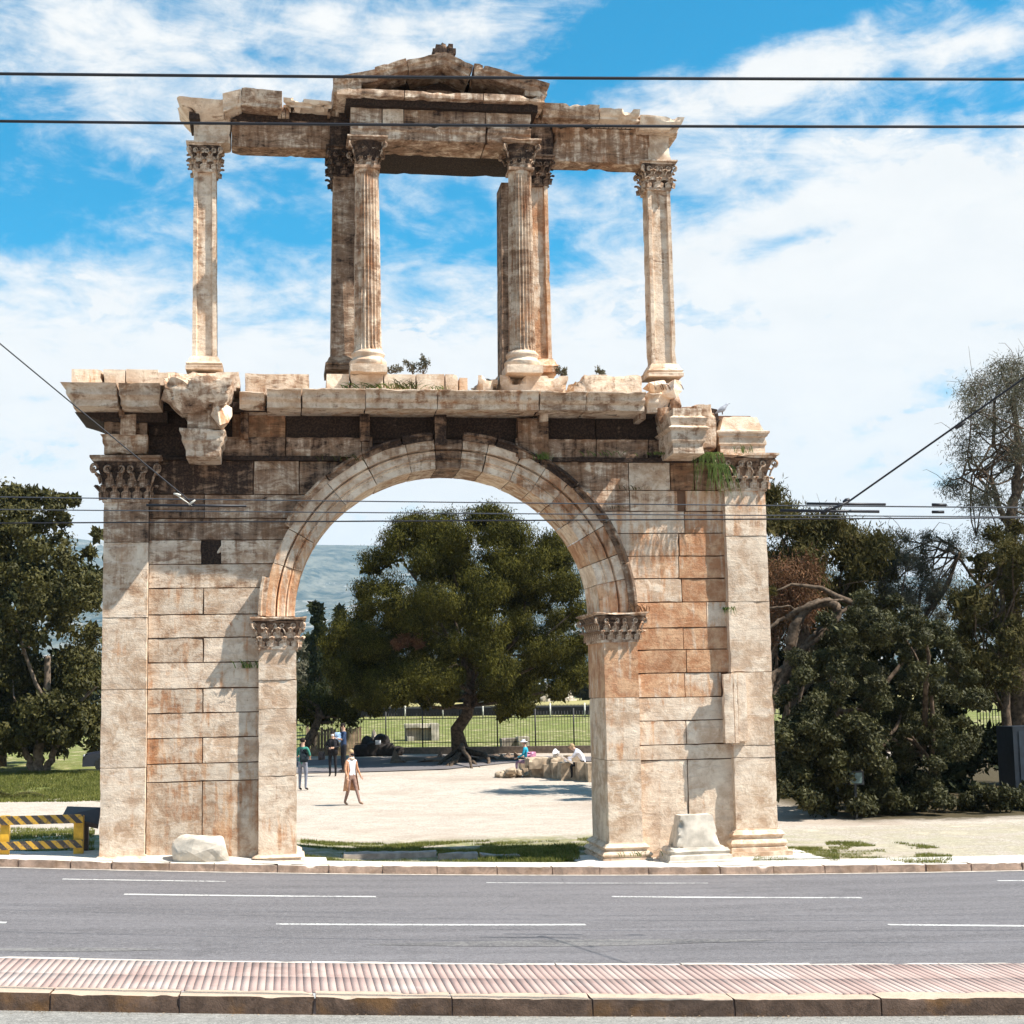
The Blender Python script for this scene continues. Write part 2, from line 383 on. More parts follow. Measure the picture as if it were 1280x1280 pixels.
def groundm():
    m, t, b = newmat('park_ground', .95, .1)
    v = t.co('Object'); X, Y, Z = t.sep(v)
    f = t.noise(v, 16, 6, .8); g = t.noise(v, 1.3, 6, .65, .4); l = t.noise(v, .22, 5, .6, .3); h = t.vor(v, 30)
    gr = t.mix(t.mr(f, .3, .72), (.24, .20, .16), (.58, .51, .43)); gr = t.mix(t.mr(g, .35, .7, 0., .55), gr, (.54, .47, .39))
    gr = t.mix(t.mr(h, .0, .14, .7, 0.), gr, (.19, .15, .11)); gr = t.mix(t.mr(l, .48, .64, 0., .6), gr, (.34, .27, .21)); gr = t.mix(t.mr(t.noise(v, 4.5, 6, .75), .54, .62, 0., .5), gr, (.30, .24, .18))
    gs = t.mix(t.mr(f, .3, .7), (.075, .085, .022), (.19, .20, .06)); gs = t.mix(t.mr(g, .48, .68), gs, (.42, .35, .21))
    gs = t.mix(t.mr(t.noise(t.xf(v, (.4, 1.5, 1)), .55, 5, .65), .45, .6, 0., .75), gs, (.15, .175, .045))
    # regions
    far = t.mr(t.m('ADD', Y, t.m('MULTIPLY', g, 2.)), 43.2, 44.4)
    far2 = t.mr(t.m('ADD', Y, t.m('MULTIPLY', l, 14.)), 92, 102, 0., .7)
    dist = t.mr(Y, 190, 320)
    left = t.m('MULTIPLY', t.mr(t.m('ADD', X, t.m('MULTIPLY', t.m('SUBTRACT', Y, 22), .1)), -6.5, -8.), t.mr(t.m('ADD', Y, t.m('MULTIPLY', g, 1.5)), 24.4, 25.4))
    strip = t.m('MULTIPLY', t.mr(t.m('ADD', Y, t.m('MULTIPLY', g, 3.)), 7.6, 6.4), t.mr(g, .40, .56, .15, .9))
    rightm = t.m('MULTIPLY', t.m('MULTIPLY', t.mr(X, 10, 12), t.mr(Y, 34, 28)), t.mr(t.m('ADD', Y, t.m('MULTIPLY', g, 3.)), 7.5, 9.))
    base = t.m('MULTIPLY', t.mr(X, 7.0, 8.5), t.mr(Y, 7.5, 6.))
    mk = t.m('MAXIMUM', t.m('MAXIMUM', far, left), t.m('MAXIMUM', t.m('MULTIPLY', strip, t.m('SUBTRACT', 1., t.m('MULTIPLY', base, .6))), 0.))
    c = t.mix(mk, gr, gs); c = t.mix(rightm, c, (.07, .055, .03)); c = t.mix(t.m('MULTIPLY', far2, 1.), c, (.36, .30, .13)); c = t.mix(dist, c, (.07, .085, .04))
    fl = t.mr(t.noise(v, 7, 3, .6), .66, .72, 0., .5); c = t.mix(t.m('MULTIPLY', fl, far), c, (.5, .45, .3))
    t.l.new(c, b.inputs['Base Color']); bump(t, b, t.m('ADD', f, t.m('MULTIPLY', g, .8)), .8, .03); return m
GRD = groundm()
def leafm(name, a, b_, c_, rough=.55, spec=.3, trans=.25, sc=1.2):
    m, t, b = newmat(name, rough, spec); v = t.co('Object')
    n = t.noise(v, sc, 4, .6); f = t.noise(v, 14, 3, .7)
    c = t.mix(t.mr(n, .38, .62), a, b_); c = t.mix(t.mr(f, .45, .72), c, c_)
    t.l.new(c, b.inputs['Base Color'])
    tr = t.n.new('ShaderNodeBsdfTranslucent'); t.l.new(c, tr.inputs[0]); mx = t.n.new('ShaderNodeMixShader'); mx.inputs[0].default_value = trans
    o = t.n['Material Output']; t.l.new(b.outputs[0], mx.inputs[1]); t.l.new(tr.outputs[0], mx.inputs[2]); t.l.new(mx.outputs[0], o.inputs[0]); return m
PINE = leafm('pine_needles', (.014, .016, .004), (.05, .048, .009), (.17, .145, .026), .85, .05, .08)  # noise tones put sunlit highlights and dark depths into the needle colour
BROAD = leafm('glossy_broad_leaves', (.028, .028, .007), (.055, .050, .011), (.13, .11, .026), .65, .2, .15)
BROADR = leafm('bluish_glossy_leaves', (.018, .019, .005), (.042, .042, .011), (.13, .12, .045), .65, .2, .15)
OLIVE = leafm('olive_brown_foliage', (.045, .042, .013), (.075, .062, .018), (.13, .105, .035), .8, .1, .2)
BROWN = leafm('dry_russet_foliage', (.09, .04, .022), (.14, .07, .035), (.22, .13, .065), .9, .1, .2)
CYP = leafm('cypress_foliage', (.013, .018, .007), (.024, .029, .010), (.05, .05, .018), .8, .1, .1)
GREYT = leafm('grey_green_fine_foliage', (.07, .068, .04), (.12, .11, .07), (.2, .18, .12), .7, .2, .35)
GRASS = leafm('grass_blades', (.09, .11, .02), (.17, .18, .04), (.30, .27, .10), .8, .1, .35, 2.5)
WEED = leafm('weed_leaves', (.06, .10, .02), (.10, .15, .03), (.20, .22, .06), .7, .2, .35, 3.)
BARK = plain('rough_bark', (.10, .072, .05), .95, .1, .5, 9.)
BARKL = plain('pale_bark', (.17, .13, .095), .9, .1, .4, 7.)
IRON = plain('dark_iron', (.02, .02, .02), .6, .4)
def hillm():
    m, t, b = newmat('hill_scrub', .95, 0.); v = t.co('Object')
    n = t.noise(v, .013, 9, .8, .3); l = t.noise(v, .0016, 5, .6); s = t.noise(t.xf(v, (1, .5, 2.5)), .02, 9, .8, .6)
    c = t.mix(t.mr(n, .40, .60), (.02, .04, .04), (.15, .15, .12)); c = t.mix(t.m('MULTIPLY', t.mr(s, .53, .58), t.mr(l, .45, .55, .05, .9)), c, (.40, .37, .33))
    t.l.new(c, b.inputs['Base Color']); return m
HILL = hillm()

# ------------------------------------------------------------------ ground, road, pavement (strips that follow the kerb)
def strip(name, xs, ts, zf, mat, kind='structure', parent=None, yf=None):
    X, T = np.meshgrid(xs, ts); K = kerbY(X)
    Y = K+T if yf is None else yf(X, T)
    Z = zf(X, Y, T); V = np.stack([X.ravel(), Y.ravel(), Z.ravel()], 1); nx, nt = len(xs), len(ts)
    i, j = np.meshgrid(np.arange(nx-1), np.arange(nt-1)); a = (j*nx+i).ravel()
    o = link(name, mesh(name, V, np.stack([a, a+1, a+nx+1, a+nx], 1), True, None), mat, parent)
    if kind and parent is None: o['kind'] = kind
    return o
xs = np.concatenate([-np.geomspace(5600, 32, 26), np.arange(-30, 42, .5), np.geomspace(42, 5600, 28)])
ts = np.concatenate([[.5], np.arange(1., 60, .5), np.geomspace(60, 5600, 60)])
def zpark(X, Y, T):
    z = zg(X, Y)+.02*fbm(np.stack([X.ravel()*.5, Y.ravel()*.5, 0*X.ravel()], 1), 3).reshape(X.shape)
    near = sm(1.3, .5, T); z = z*(1-near)+(zr(np.clip(X, -40, 60))+.10)*near - .03*near
    return z
strip('ground', xs, ts, zpark, GRD)
xr = np.concatenate([np.linspace(-220, -32, 30), np.arange(-30, 31, 1.), np.linspace(32, 220, 30)])
RX = lambda X, Y, T: zr(np.clip(X, -40, 60))
road = strip('road', xr, np.array([-10.62, -7.5, -5, -2.5, 0.]), RX, ASP)
strip('near_road', xr, np.concatenate([np.linspace(-60, -15, 8), [-12.84]]), lambda X, Y, T: RX(X, Y, T)-.0, ASP2)
g2 = strip('near_ground', np.linspace(-220, 220, 12), np.linspace(-3000, -60, 4), lambda X, Y, T: RX(X, Y, T), SIDE)
# kerbs and pavement
def kerbrun(name, xs_, t0, t1, zlo, zhi, mat, label, chip=.03, r=.07):
    strip(name+'_joint_fill', np.arange(-40, 41, .5), np.array([t0+.03, t0+.04]), lambda X, Y, T: zr(X)+np.where(T > t0+.035, zhi-.02, zlo), GROUT)
    e = empty(name, (0, float(kerbY(0.))+t0, 0), label, 'kerb'); e['kind'] = 'structure'; del e['category']; del e['label']
    for a, b in zip(xs_[:-1], xs_[1:]):
        def wp(p, u, t0=t0, t1=t1):
            q = p.copy(); q[:, 1] = kerbY(p[:, 0])+p[:, 1]; q[:, 2] = p[:, 2]+zr(p[:, 0])
            return q
        gbox('kerb_stone', a+.005, b-.005, t0, t1, zlo, zhi+random.uniform(-.006, .006), mat, e, res=r, chip=chip, rough=.006, warp=wp, ny=4, nz=5)
    return e
fx = [U(p, 1086, -1)[0] for p in (15, 84, 137, 210, 267, 347, 411, 478, 545, 618, 685, 742, 800, 885, 948, 1008, 1068, 1125, 1177, 1235)]
fx = [fx[0]-1.0*k for k in (22, 14, 8, 5, 4, 3, 2, 1)]+fx+[fx[-1]+.95*k for k in (1, 2, 3, 4, 6, 10, 18)]
kerbrun('far_kerb', fx, 0., .22, -.1, .145, KFAR, 'x', .03)
def zpav(X, Y, T):
    f = np.clip((T-.225)/.75, 0, 1); return (zr(X)+.142)*(1-f)+(np.maximum(zg(X, Y)+.035, zr(X)+.145))*f
strip('pavement', np.concatenate([np.arange(-40, -2.4, .4), [-2.35]]), np.array([.225, .5, .8, 1.1, 1.5]), zpav, SIDE)
strip('pavement', np.concatenate([[-2.345], np.arange(-2, 41, .5)]), np.array([.225, .5, .85]), zpav, SIDE)
strip('gutter', np.arange(-40, 41, 1.), np.array([-.14, -.005]), lambda X, Y, T: zr(X)+.006, plain('pale_gutter', (.42, .38, .33), .9))
nx_ = [U(p, 1250, -14.2)[0] for p in (50, 220, 395, 568, 742, 915, 1090, 1262)]
dx = (nx_[-1]-nx_[0])/7; nx_ = [nx_[0]-dx*k for k in (6, 5, 4, 3, 2, 1)]+nx_+[nx_[-1]+dx*k for k in (1, 2, 3, 4, 5, 6)]
kerbrun('island_kerb', nx_, -12.84, -12.50, -.06, .175, KNEAR, 'x', .035, .06)
kerbrun('island_back_kerb', nx_, -10.72, -10.60, -.06, .16, KFAR, 'x', .015, .15)
isl = strip('traffic_island', np.arange(-30, 31, .5), np.array([-12.49, -11.6, -10.73]), lambda X, Y, T: zr(X)+.160, GROUT)
# pavers: two rows of long strips
x = -9.0; k = 0
while x < 8.6:
    wv = .082+random.uniform(-.003, .003)
    for (a, b) in ((-12.49, -11.64), (-11.63, -10.73)):
        dz = random.uniform(-.004, .006)+.004*vn(np.array([[x, a, 0]]), 3)[0]
        xa = x+.006*math.sin(x*9)
        V = []; lean = -.012
        for (px_, t_) in ((xa, a), (xa+wv-.003, a), (xa+wv-.003, b), (xa, b)):
            V.append((px_, float(kerbY(px_))+t_, 0))
        V = np.array([(vx, vy, zr(vx)+.15) for vx, vy, _ in V]+[(vx, vy, zr(vx)+.164+dz*.25) for i, (vx, vy, _) in enumerate(V)])
        link('paver', mesh('paver', V, np.array([(0, 1, 5, 4), (1, 2, 6, 5), (2, 3, 7, 6), (3, 0, 4, 7), (4, 5, 6, 7)]), False), PAVER, isl)
    x += wv
# lane lines
def lane(px0, py0, px1, py1, w_, mat, w2=None, h=.004):
    a = G(px0, py0, ROAD); b = G(px1, py1, ROAD); n = 14; V = []
    for i in range(n+1):
        s = i/n; X = a[0]+(b[0]-a[0])*s; Y = a[1]+(b[1]-a[1])*s; ww = w_/2 if w2 is None else (w_+(w2-w_)*math.sin(math.pi*s))/2
        V += [(X, Y-ww, zr(X)+h), (X, Y+ww, zr(X)+h)]
    Fc = [(2*i, 2*i+2, 2*i+3, 2*i+1) for i in range(n)]
    return link('lane_line', mesh('lane_line', V, Fc, False), mat, road)
lane(155, 1118, 470, 1121, .14, PAINT); lane(765, 1121, 1077, 1122.3, .14, PAINT)
lane(345, 1155.3, 732, 1156, .14, PAINT); lane(1110, 1156, 1500, 1158.5, .14, PAINT); lane(-300, 1152, 8, 1153.5, .14, PAINT)
lane(78, 1099, 282, 1102, .10, PAINT); lane(608, 1103.5, 885, 1104, .07, PAINT); lane(1247, 1101, 1500, 1099, .12, PAINT)
lane(460, 1181, 965, 1175, .05, FAINT, .55); lane(-40, 1187, 205, 1187, .08, FAINT, .3)

# ------------------------------------------------------------------ THE ARCH
ARCH = empty('ancient_arch', (0, 0, 0), 'weathered two-storey marble monumental arch standing beside the road', 'arch')
CX, ZS, RX_, RZ_ = .08, 4.88, 3.03, 2.90
WB = 1.35                                   # wall thickness
def zc(py, px, Y=0.): return U(px, py, Y)[1]
def ringx(z, wid, side):                    # x on the arch ring of width wid at height z
    q = np.clip((z-ZS)/(RZ_+wid*1.0), -1, 1); dx_ = (RX_+wid)*np.sqrt(np.clip(1-q*q, 0, 1)); dx_ = np.where(z < ZS, RX_+wid, dx_)
    return CX+side*dx_
zL = [zc(p, 254) for p in (976.5, 954, 922, 891, 860.5, 828, 797, 768, 735, 705, 675, 648, 618)]
print('courses', [round(q, 2) for q in zL])
ZT = zc(576, 400); print('top wall', ZT)
# backing core so no daylight shows through the joints
for s in (-1, 1):
    def wp(p, u, s=s):
        q = p.copy(); xe = ringx(p[:, 2], .34, s); xo = s*6.35
        q[:, 0] = xo+(xe-xo)*u[:, 0]; return q
    gbox('core', 0, 1, .07, WB-.06, -.3, 8.05, CORE, ARCH, warp=wp, chip=0, rough=0, nz=26, res=.5)
gbox('core', -6.3, 6.45, .25, WB-.06, 8.03, 8.95, CORE, ARCH, chip=0, rough=0, res=1.5)
LW0, LW1 = -5.735, -3.55
RW0, RW1 = 3.78, 5.78
def wall(x0, x1, z0, z1, color, cut=0, chip=.022, dy=None, **kw):
    g = .008; y = random.uniform(-.009, .009) if dy is None else dy
    wp = None
    if cut:
        def wp(p, u):
            q = p.copy(); xe = ringx(p[:, 2], .56, cut)
            if cut < 0: q[:, 0] = (x0+g)+(np.maximum(xe-(x0+g), .02))*u[:, 0]
            else: q[:, 0] = (x1-g)-(np.maximum((x1-g)-xe, .02))*(1-u[:, 0])
            return q
    return gbox('wall_block', x0+g, x1-g, y, .4, z0+g, z1-g, MB, ARCH, color, res=.13, chip=chip*.7, rough=.004, warp=wp, ny=3, cw=.03, **kw)
lj = U(254, 820)[0]
# left wall courses bottom -> top
wall(LW0, lj, -.2, zL[0], (.0, .35, .55), chip=.015); wall(lj, LW1, -.2, zL[0], (.0, .40, .5), chip=.015)
rows = [(0, 1, 0), (1, 2, 1), (2, 3, 0), (3, 4, 1), (4, 5, 0), (5, 6, 1)]
for a, b, sp in rows:
    if sp:
        wall(LW0, lj, zL[a], zL[b], (.02, .45 if a < 4 else .2, .45)); wall(lj, LW1, zL[a], zL[b], (0., .1, .8))
    else: wall(LW0, LW1, zL[a], zL[b], (0., .28, .6))
def cutrow(z0, z1, xs_, colr, side):
    for i in range(len(xs_)-1):
        last = (i == len(xs_)-2) if side < 0 else (i == 0)
        wall(xs_[i], xs_[i+1], z0, z1, colr[i % len(colr)], cut=side if last else 0)
cutrow(zL[6], zL[7], [LW0, -3.35], [(.03, .2, .5)], 0)
wall(-3.52, -3.40, zL[6], zL[7], (.1, .1, .5))
cutrow(zL[7], zL[8], [LW0, lj, -3.6], [(.05, .2, .5), (.06, .1, .5)], -1)
cutrow(zL[8], zL[9], [LW0, -3.6], [(.15, .15, .6)], -1)
wall(LW0, U(252, 690)[0], zL[9], zL[10], (.25, .2, .55)); wall(U(276, 690)[0], -3.6, zL[9], zL[10], (.22, .1, .65), cut=-1)
hx_ = U(264, 697)
gbox('cavity_shade_panel', U(251, 690)[0], U(278, 690)[0], .045, .065, zL[9], zL[10], MB, ARCH, (1., 0, .0), chip=0, rough=0)  # thin panel coloured near black, standing in for shade inside the hole
rock('cavity_stone', (hx_[0]+.20, .09, hx_[1]+.20), (.20, .09, .17), MB, ARCH, (.2, .3, .5), 401, 11, 0., .004); rock('cavity_stone', (hx_[0]-.19, .09, hx_[1]-.22), (.12, .09, .10), MB, ARCH, (.2, .3, .5), 402, 11, 0., .004)
cutrow(zL[10], zL[11], [LW0, -3.5], [(.36, .25, .4)], -1)
cutrow(zL[11], zL[12], [LW0, lj, -3.4], [(.45, .25, .35), (.35, .2, .5)], -1)
cutrow(zL[12], ZT, [LW0, U(317, 600)[0], U(345, 600)[0]+.45, -2.3], [(.62, .35, .3), (.32, .1, .7), (.48, .1, .55)], -1)
# right wall
zR = [zc(p, 853) for p in (949.5, 930.6, 900.5, 871.5, 841, 812, 784.5, 752.5, 723, 695, 666.5, 639, 613, 573)]
print('coursesR', [round(q, 2) for q in zR])
rj = U(855, 820)[0]
wall(RW0, rj, -.2, zR[0], (0, .1, .8), chip=.02); wall(rj, RW1, -.2, zR[0], (0, .05, .85), chip=.02)
wall(RW0, RW1, zR[0], zR[1], (0, .1, .8)); wall(RW0, rj, zR[1], zR[2], (0, .4, .7)); wall(rj, RW1, zR[1], zR[2], (0, .1, .9))
wall(RW0, RW1, zR[2], zR[3], (0, .12, .9)); wall(RW0, rj, zR[3], zR[4], (0, .65, .7)); wall(rj, RW1-.22, zR[3], zR[4], (0, .4, .8))
wall(RW0, rj+.05, zR[4], zR[5], (0, 1., .6)); wall(rj+.05, RW1, zR[4], zR[5], (0, .9, .7))
wall(RW0, rj, zR[5], zR[6], (0, .9, .5)); wall(rj, RW1, zR[5], zR[6], (.0, .8, .6))
cutrow(zR[6], zR[7], [3.7, 5.30, RW1], [(0, .85, .6), (0., .4, .9)], 1)
cutrow(zR[7], zR[8], [3.7, rj, RW1], [(0, .3, .95), (0, .95, .6)], 1)
cutrow(zR[8], zR[9], [3.7, rj-.05, RW1], [(.0, .45, .9), (0, .85, .7)], 1)
cutrow(zR[9], zR[10], [3.7, rj-.03, RW1], [(.02, .45, .9), (.03, .75, .7)], 1)
cutrow(zR[10], zR[11], [3.5, 4.9, RW1], [(.04, .35, .85), (.05, .65, .6)], 1)
g0, g1 = U(847, 625)[0], U(857, 625)[0]
cutrow(zR[11], zR[12], [3.3, U(787, 620)[0], g0], [(.3, .3, .85), (.15, .2, 1.)], 1); wall(g1, RW1, zR[11], zR[12], (.06, .5, .7))
cutrow(zR[12], zR[13], [2.6, U(786, 600)[0], U(838, 600)[0], U(868, 600)[0], RW1], [(.36, .45, .6), (.12, .05, .85), (.36, .8, .5), (.36, .5, .5)], 1)

# voussoirs: three stepped bands each
def vous(a0, a1, w0, w1, yf, color, name='voussoir', yb=WB, parent=ARCH, chip=.03, res=.12, nstep=None, big=0., profr=None):
    def wp(p, u):
        th = np.radians(a0+(a1-a0)*(1-u[:, 0])); r = w0+(w1-w0)*u[:, 2]
        q = p.copy(); q[:, 0] = CX+(RX_+r)*np.cos(th); q[:, 2] = ZS+(RZ_+r*1.0)*np.sin(th)
        yy = p[:, 1]
        if profr is not None: yy = yy+profr(u[:, 2])*(1-u[:, 1])
        q[:, 1] = yy; return q
    ln = math.radians(abs(a1-a0))*(RX_+.4)
    return gbox(name, 0, ln, yf, yb, 0, w1-w0, MB, parent, color, res=res, chip=chip, warp=wp, ny=4, nz=nstep or 9, big=big)
ang = [180.4, 163, 151, 132, 118, 104, 94.5, 85.5, 77, 66, 57, 48, 38, 30, 19.5, 11, -.6]
vcol = [(.0, .7, .9), (.1, .5, .5), (.12, .3, .7), (.08, .2, .8), (.16, .2, .6), (.2, .15, .6), (.42, .25, .3), (.24, .15, .6), (.1, .15, .8), (.14, .3, .7),
        (.16, .4, .5), (.12, .6, .5), (.12, .3, .8), (.1, .75, .6), (.0, .1, 1.), (.06, .5, .8)]
def band(u2):
    return np.where(u2 < .31, .11, np.where(u2 < .64, .055, 0.))+.05*(np.abs(u2-.318) < .025)+.05*(np.abs(u2-.636) < .025)-.03*(np.abs(u2-.27) < .025)-.03*(np.abs(u2-.59) < .025)
for i, (a, b) in enumerate(zip(ang[:-1], ang[1:])):
    lo, hi = min(a, b)+.09, max(a, b)-.09
    dyv = random.uniform(-.015, .015)
    nm = vous(lo, hi, 0, .57, -.14+dyv, vcol[i], res=.11, chip=.016, profr=band, nstep=22)
# outer moulding of the archivolt, dark with crust
mprof = lambda u2: np.where(u2 > .55, -.05, .05)
mseg = [(168, 180.2, .2), (143, 150.5, .35), (131, 142.8, .35), (118, 130.7, .45), (105, 117.8, .6), (95, 104.6, .7), (75, 85.4, .55), (60, 74.6, .7), (46, 59.6, .65), (31, 45.7, .55), (16, 30.7, .42), (-.4, 15.7, .32)]
for a, b, s_ in mseg:
    vous(a, b, .55, .70, -.25, (s_, .1, .45), 'archivolt_moulding', yb=.2, chip=.03, res=.13, nstep=6, profr=mprof)

# ---- carved capitals
def leafmesh():
    V = []; Fc = []; n = 7
    for i in range(n+1):
        s = i/n; wd = .5*(math.sin(min(1., s*1.25+.25)*math.pi*.86)**.7)*(1-.25*s); zz = s*(1.0) if s < .8 else .8+.05*math.sin((s-.8)*12)
        out = .12+.28*s**2.2+(.18 if s > .85 else 0); 
        if s > .93: zz = .74; out = .62
        for k, q in enumerate((-1, -.5, 0, .5, 1)):
            rip = .06*math.cos(i*2.2)*(abs(q) > .6)
            V.append((q*(wd+rip), -(out+.10*(1-abs(q))*1.), zz-.08*abs(q)))
    for i in range(n):
        for k in range(4):
            a = i*5+k; Fc.append((a, a+1, a+6, a+5))
    m0 = len(V)
    V += [(x_*.9, y_+.10, z_) for x_, y_, z_ in V]
    for i in range(n):
        for k in range(4):
            a = m0+i*5+k; Fc.append((a, a+5, a+6, a+1))
    me = mesh('acanthus_leaf', V, Fc, True, 50); me.materials.append(MB); return me
LEAFM = leafmesh()
def volmesh():
    pts = []; rad = []
    for i in range(24):
        s = i/23; a = -1.0+s*8.2; r = .34*(1-s)**.8+.03
        if s < .3: pass
        pts.append((r*math.cos(a), 0, r*math.sin(a))); rad.append(.15*(1-.6*s))
    v, f = tube_vf([(-.5, 0, -1.2), (-.32, 0, -.7), (-.05, 0, -.35)]+[(p[0], p[1], p[2]) for p in pts], [.09, .1, .1]+rad, 6)
    me = mesh('volute', v, f, True, None); me.materials.append(MB); return me
VOLM = volmesh()
def capital(x0, x1, y0, y1, z0, z1, color, round_=False, spread=.13, parent=ARCH, rows=2, chip=.04, nper=4):
    """Corinthian: flaring bell, rows of leaves, corner volutes, abacus"""
    H = z1-z0; cx, cy = (x0+x1)/2, (y0+y1)/2; hx, hy = (x1-x0)/2, (y1-y0)/2; rings = []
    for i in range(12):
        s = i/11; f = 1+.05*s+spread/hx*.8*s**3
        if round_: rings.append(np.array([(cx+hx*f*math.cos(a), cy+hx*f*math.sin(a), z0+H*.86*s) for a in np.linspace(0, 2*math.pi, 24, endpoint=False)]))
        else:
            pr = [(-1, -1), (-.33, -1), (.33, -1), (1, -1), (1, -.33), (1, .33), (1, 1), (.33, 1), (-.33, 1), (-1, 1), (-1, .33), (-1, -.33)]
            e = hx*(f-1); rings.append(np.array([(cx+a*(hx+e), cy+b*(hy+e), z0+H*.86*s) for a, b in pr]))
    c = loft('capital', rings, MB, parent, (min(1, color[0]+.30), color[1], color[2]*.7))  # bell coloured darker than its leaves to paint shade between them
    gbox('astragal', x0-.025, x1+.025, y0-.025, y1+.025, z0-.03, z0+.035, MB, c, color, res=.1, chip=.02)
    def ab(u2): return np.where(u2 > .5, spread+.05, spread)
    gbox('abacus', x0, x1, y0, y1, z0+H*.86, z1, MB, c, color, res=.07, chip=.045, prof=ab, sides='LRFB', nz=5, ny=5, cw=.08)
    def put(me, nm, px, py, pz, rz, sc, tilt=0.):
        o = link(nm, me, None, c, color); o.matrix_basis = Matrix.Translation((px, py, pz)) @ Matrix.Rotation(rz, 4, 'Z') @ Matrix.Rotation(tilt, 4, 'X') @ Matrix.Diagonal((*sc, 1)); return o
    for r in range(rows):
        zz = z0+.03+r*H*.27; hh = H*(.40 if r == 0 else .42); off = .5 if r else 0.
        if round_:
            for k in range(9):
                a = math.pi*2*(k+off)/9; put(LEAFM, 'acanthus_leaf', cx+hx*.93*math.cos(a), cy+hx*.93*math.sin(a), zz, a+math.pi/2, (hx*.85, hx*.5, hh))
        else:
            for (ax, ay, nx__, L_) in ((0, -1, nper, hx), (1, 0, max(2, int(nper*hy/hx)), hy), (-1, 0, max(2, int(nper*hy/hx)), hy), (0, 1, nper, hx)):
                for k in range(nx__+(1 if r == 0 else 0)):
                    t_ = (k+(0.0 if r == 0 else .5))/nx__*2-1; wsc = L_/nx__*2.0
                    if ay: px, py, rz = cx+t_*hx, cy+ay*hy*.98, (0 if ay < 0 else math.pi)
                    else: px, py, rz = cx+ax*hx*.98, cy+t_*hy, (math.pi/2 if ax > 0 else -math.pi/2)
                    put(LEAFM, 'acanthus_leaf', px, py, zz, rz, (wsc, .17+spread*.55, hh))
    vs = H*.25
    for sx in (-1, 1):
        for sy in (-1, 1):
            ex = hx+spread*.75; ey = (hy if not round_ else hx)+spread*.75
            rz = math.atan2(sy, sx)
            put(VOLM, 'volute', cx+sx*ex, cy+sy*ey, z0+H*.72, rz, (vs*1.2, vs*1.3, vs*1.15))
    if not round_:
        for sx in (-1, 1):
            put(VOLM, 'volute', cx+sx*hx*.22, y0-spread*.75, z0+H*.7, 0 if sx > 0 else math.pi, (-vs*.8, vs, vs*.9))
            put(VOLM, 'volute', cx+sx*hx*.78, y0-spread*.85, z0+H*.7, 0 if sx > 0 else math.pi, (vs*.9, vs, vs*.9))
    return c
def baseprof(u2):
    return .02+.04*(u2 < .95)+.05*np.exp(-((u2-.78)/.07)**2)+.05*(u2 < .55)+.05*np.exp(-((u2-.42)/.10)**2)+.04*(u2 < .26)
# ---- pilasters of the lower storey: stacked blocks, base, capital
PD = -.17
def pilaster(x0, x1, joints, z0, z1, cols, yf=PD, yb=WB+.1, lean=0., base=None, panel=False):
    zz = [z0]+joints+[z1]; par = link('pilaster', bpy.data.meshes.new('pilaster'), MB, ARCH)
    me = gbox('x', x0+.04, x1-.04, yf+.05, yb, z0, z1, MB, None, None, res=.6, chip=0, rough=0, maxn=8); par.data = me.data; me.data.name = 'pilaster'; bpy.data.objects.remove(me); par.color = (.3, .3, .3, 1)
    for i in range(len(zz)-1):
        gbox('shaft_block', x0+random.uniform(0, .008), x1-random.uniform(0, .008), yf+random.uniform(-.008, .008), yb+.01, zz[i]+.003, zz[i+1]-.003, MB, par, cols[i % len(cols)], res=.12, chip=.018, rough=.005, ny=4, cw=.03)
    if base:
        gbox('base_moulding', x0, x1, yf, yb, base[0], base[1], MB, par, cols[0], res=.09, chip=.025, prof=baseprof, sides='LRFB', nz=22, ny=4)
    return par
X0, X1 = U(127, 800, PD)[0], U(184, 800, PD)[0]
zj = [zc(p, 150, PD) for p in (960, 862, 772, 678)]
pilaster(X0, X1, zj, .1, zc(625, 150, PD), [(0, .1, .75), (.0, .12, .75), (.0, .15, .7), (.08, .15, .6), (.35, .2, .35)], base=(.1, .42))
X2, X3 = U(323, 900, PD)[0], U(371, 900, PD)[0]
pilaster(X2, X3, [zc(p, 345, PD) for p in (970, 886, 850)], .1, zc(808, 345, PD), [(0, .1, .7), (0, .05, .8), (0, .05, .8), (.0, .15, .8)], base=(.1, .36))
X4, X5 = U(757, 900, PD)[0], U(800, 900, PD)[0]
pr = pilaster(X4, X5, [zc(p, 780, PD) for p in (950, 872)], .34, zc(800, 780, PD), [(0, .1, .8), (0, .25, .85), (.0, .75, .8)], base=(-.02, .36))
X6, X7 = U(912, 800, PD)[0], U(964, 800, PD)[0]
zz6 = [zc(p, 935, PD) for p in (947, 932, 840, 752, 670)]
p6 = pilaster(X6, X7, zz6, .45, zc(612, 930, PD), [(0, .0, .85), (0, 0, .75), (0, .0, .8), (0, .0, .85), (0, 0, .8), (.05, .35, .7)], base=(.08, .55))
gbox('plinth', X6-.2, X7+.22, PD-.2, WB+.3, -.15, .12, MB, p6, (0, .1, .7), res=.12, chip=.04)
# the slipped face stone with vertical cracks
xa, xb = U(905, 890, -.3)[0], U(935, 890, -.3)[0]
for k, (a, b) in enumerate(((0, .42), (.425, .60), (.605, 1.0))):
    gbox('split_face_stone', xa+(xb-xa)*a, xa+(xb-xa)*b-.008, -.33+.02*k, PD-.01, zc(929, 920, -.3)+.03*(k == 2), zc(842, 920, -.3), MB, p6, (0, 0, .85), res=.08, chip=.03)
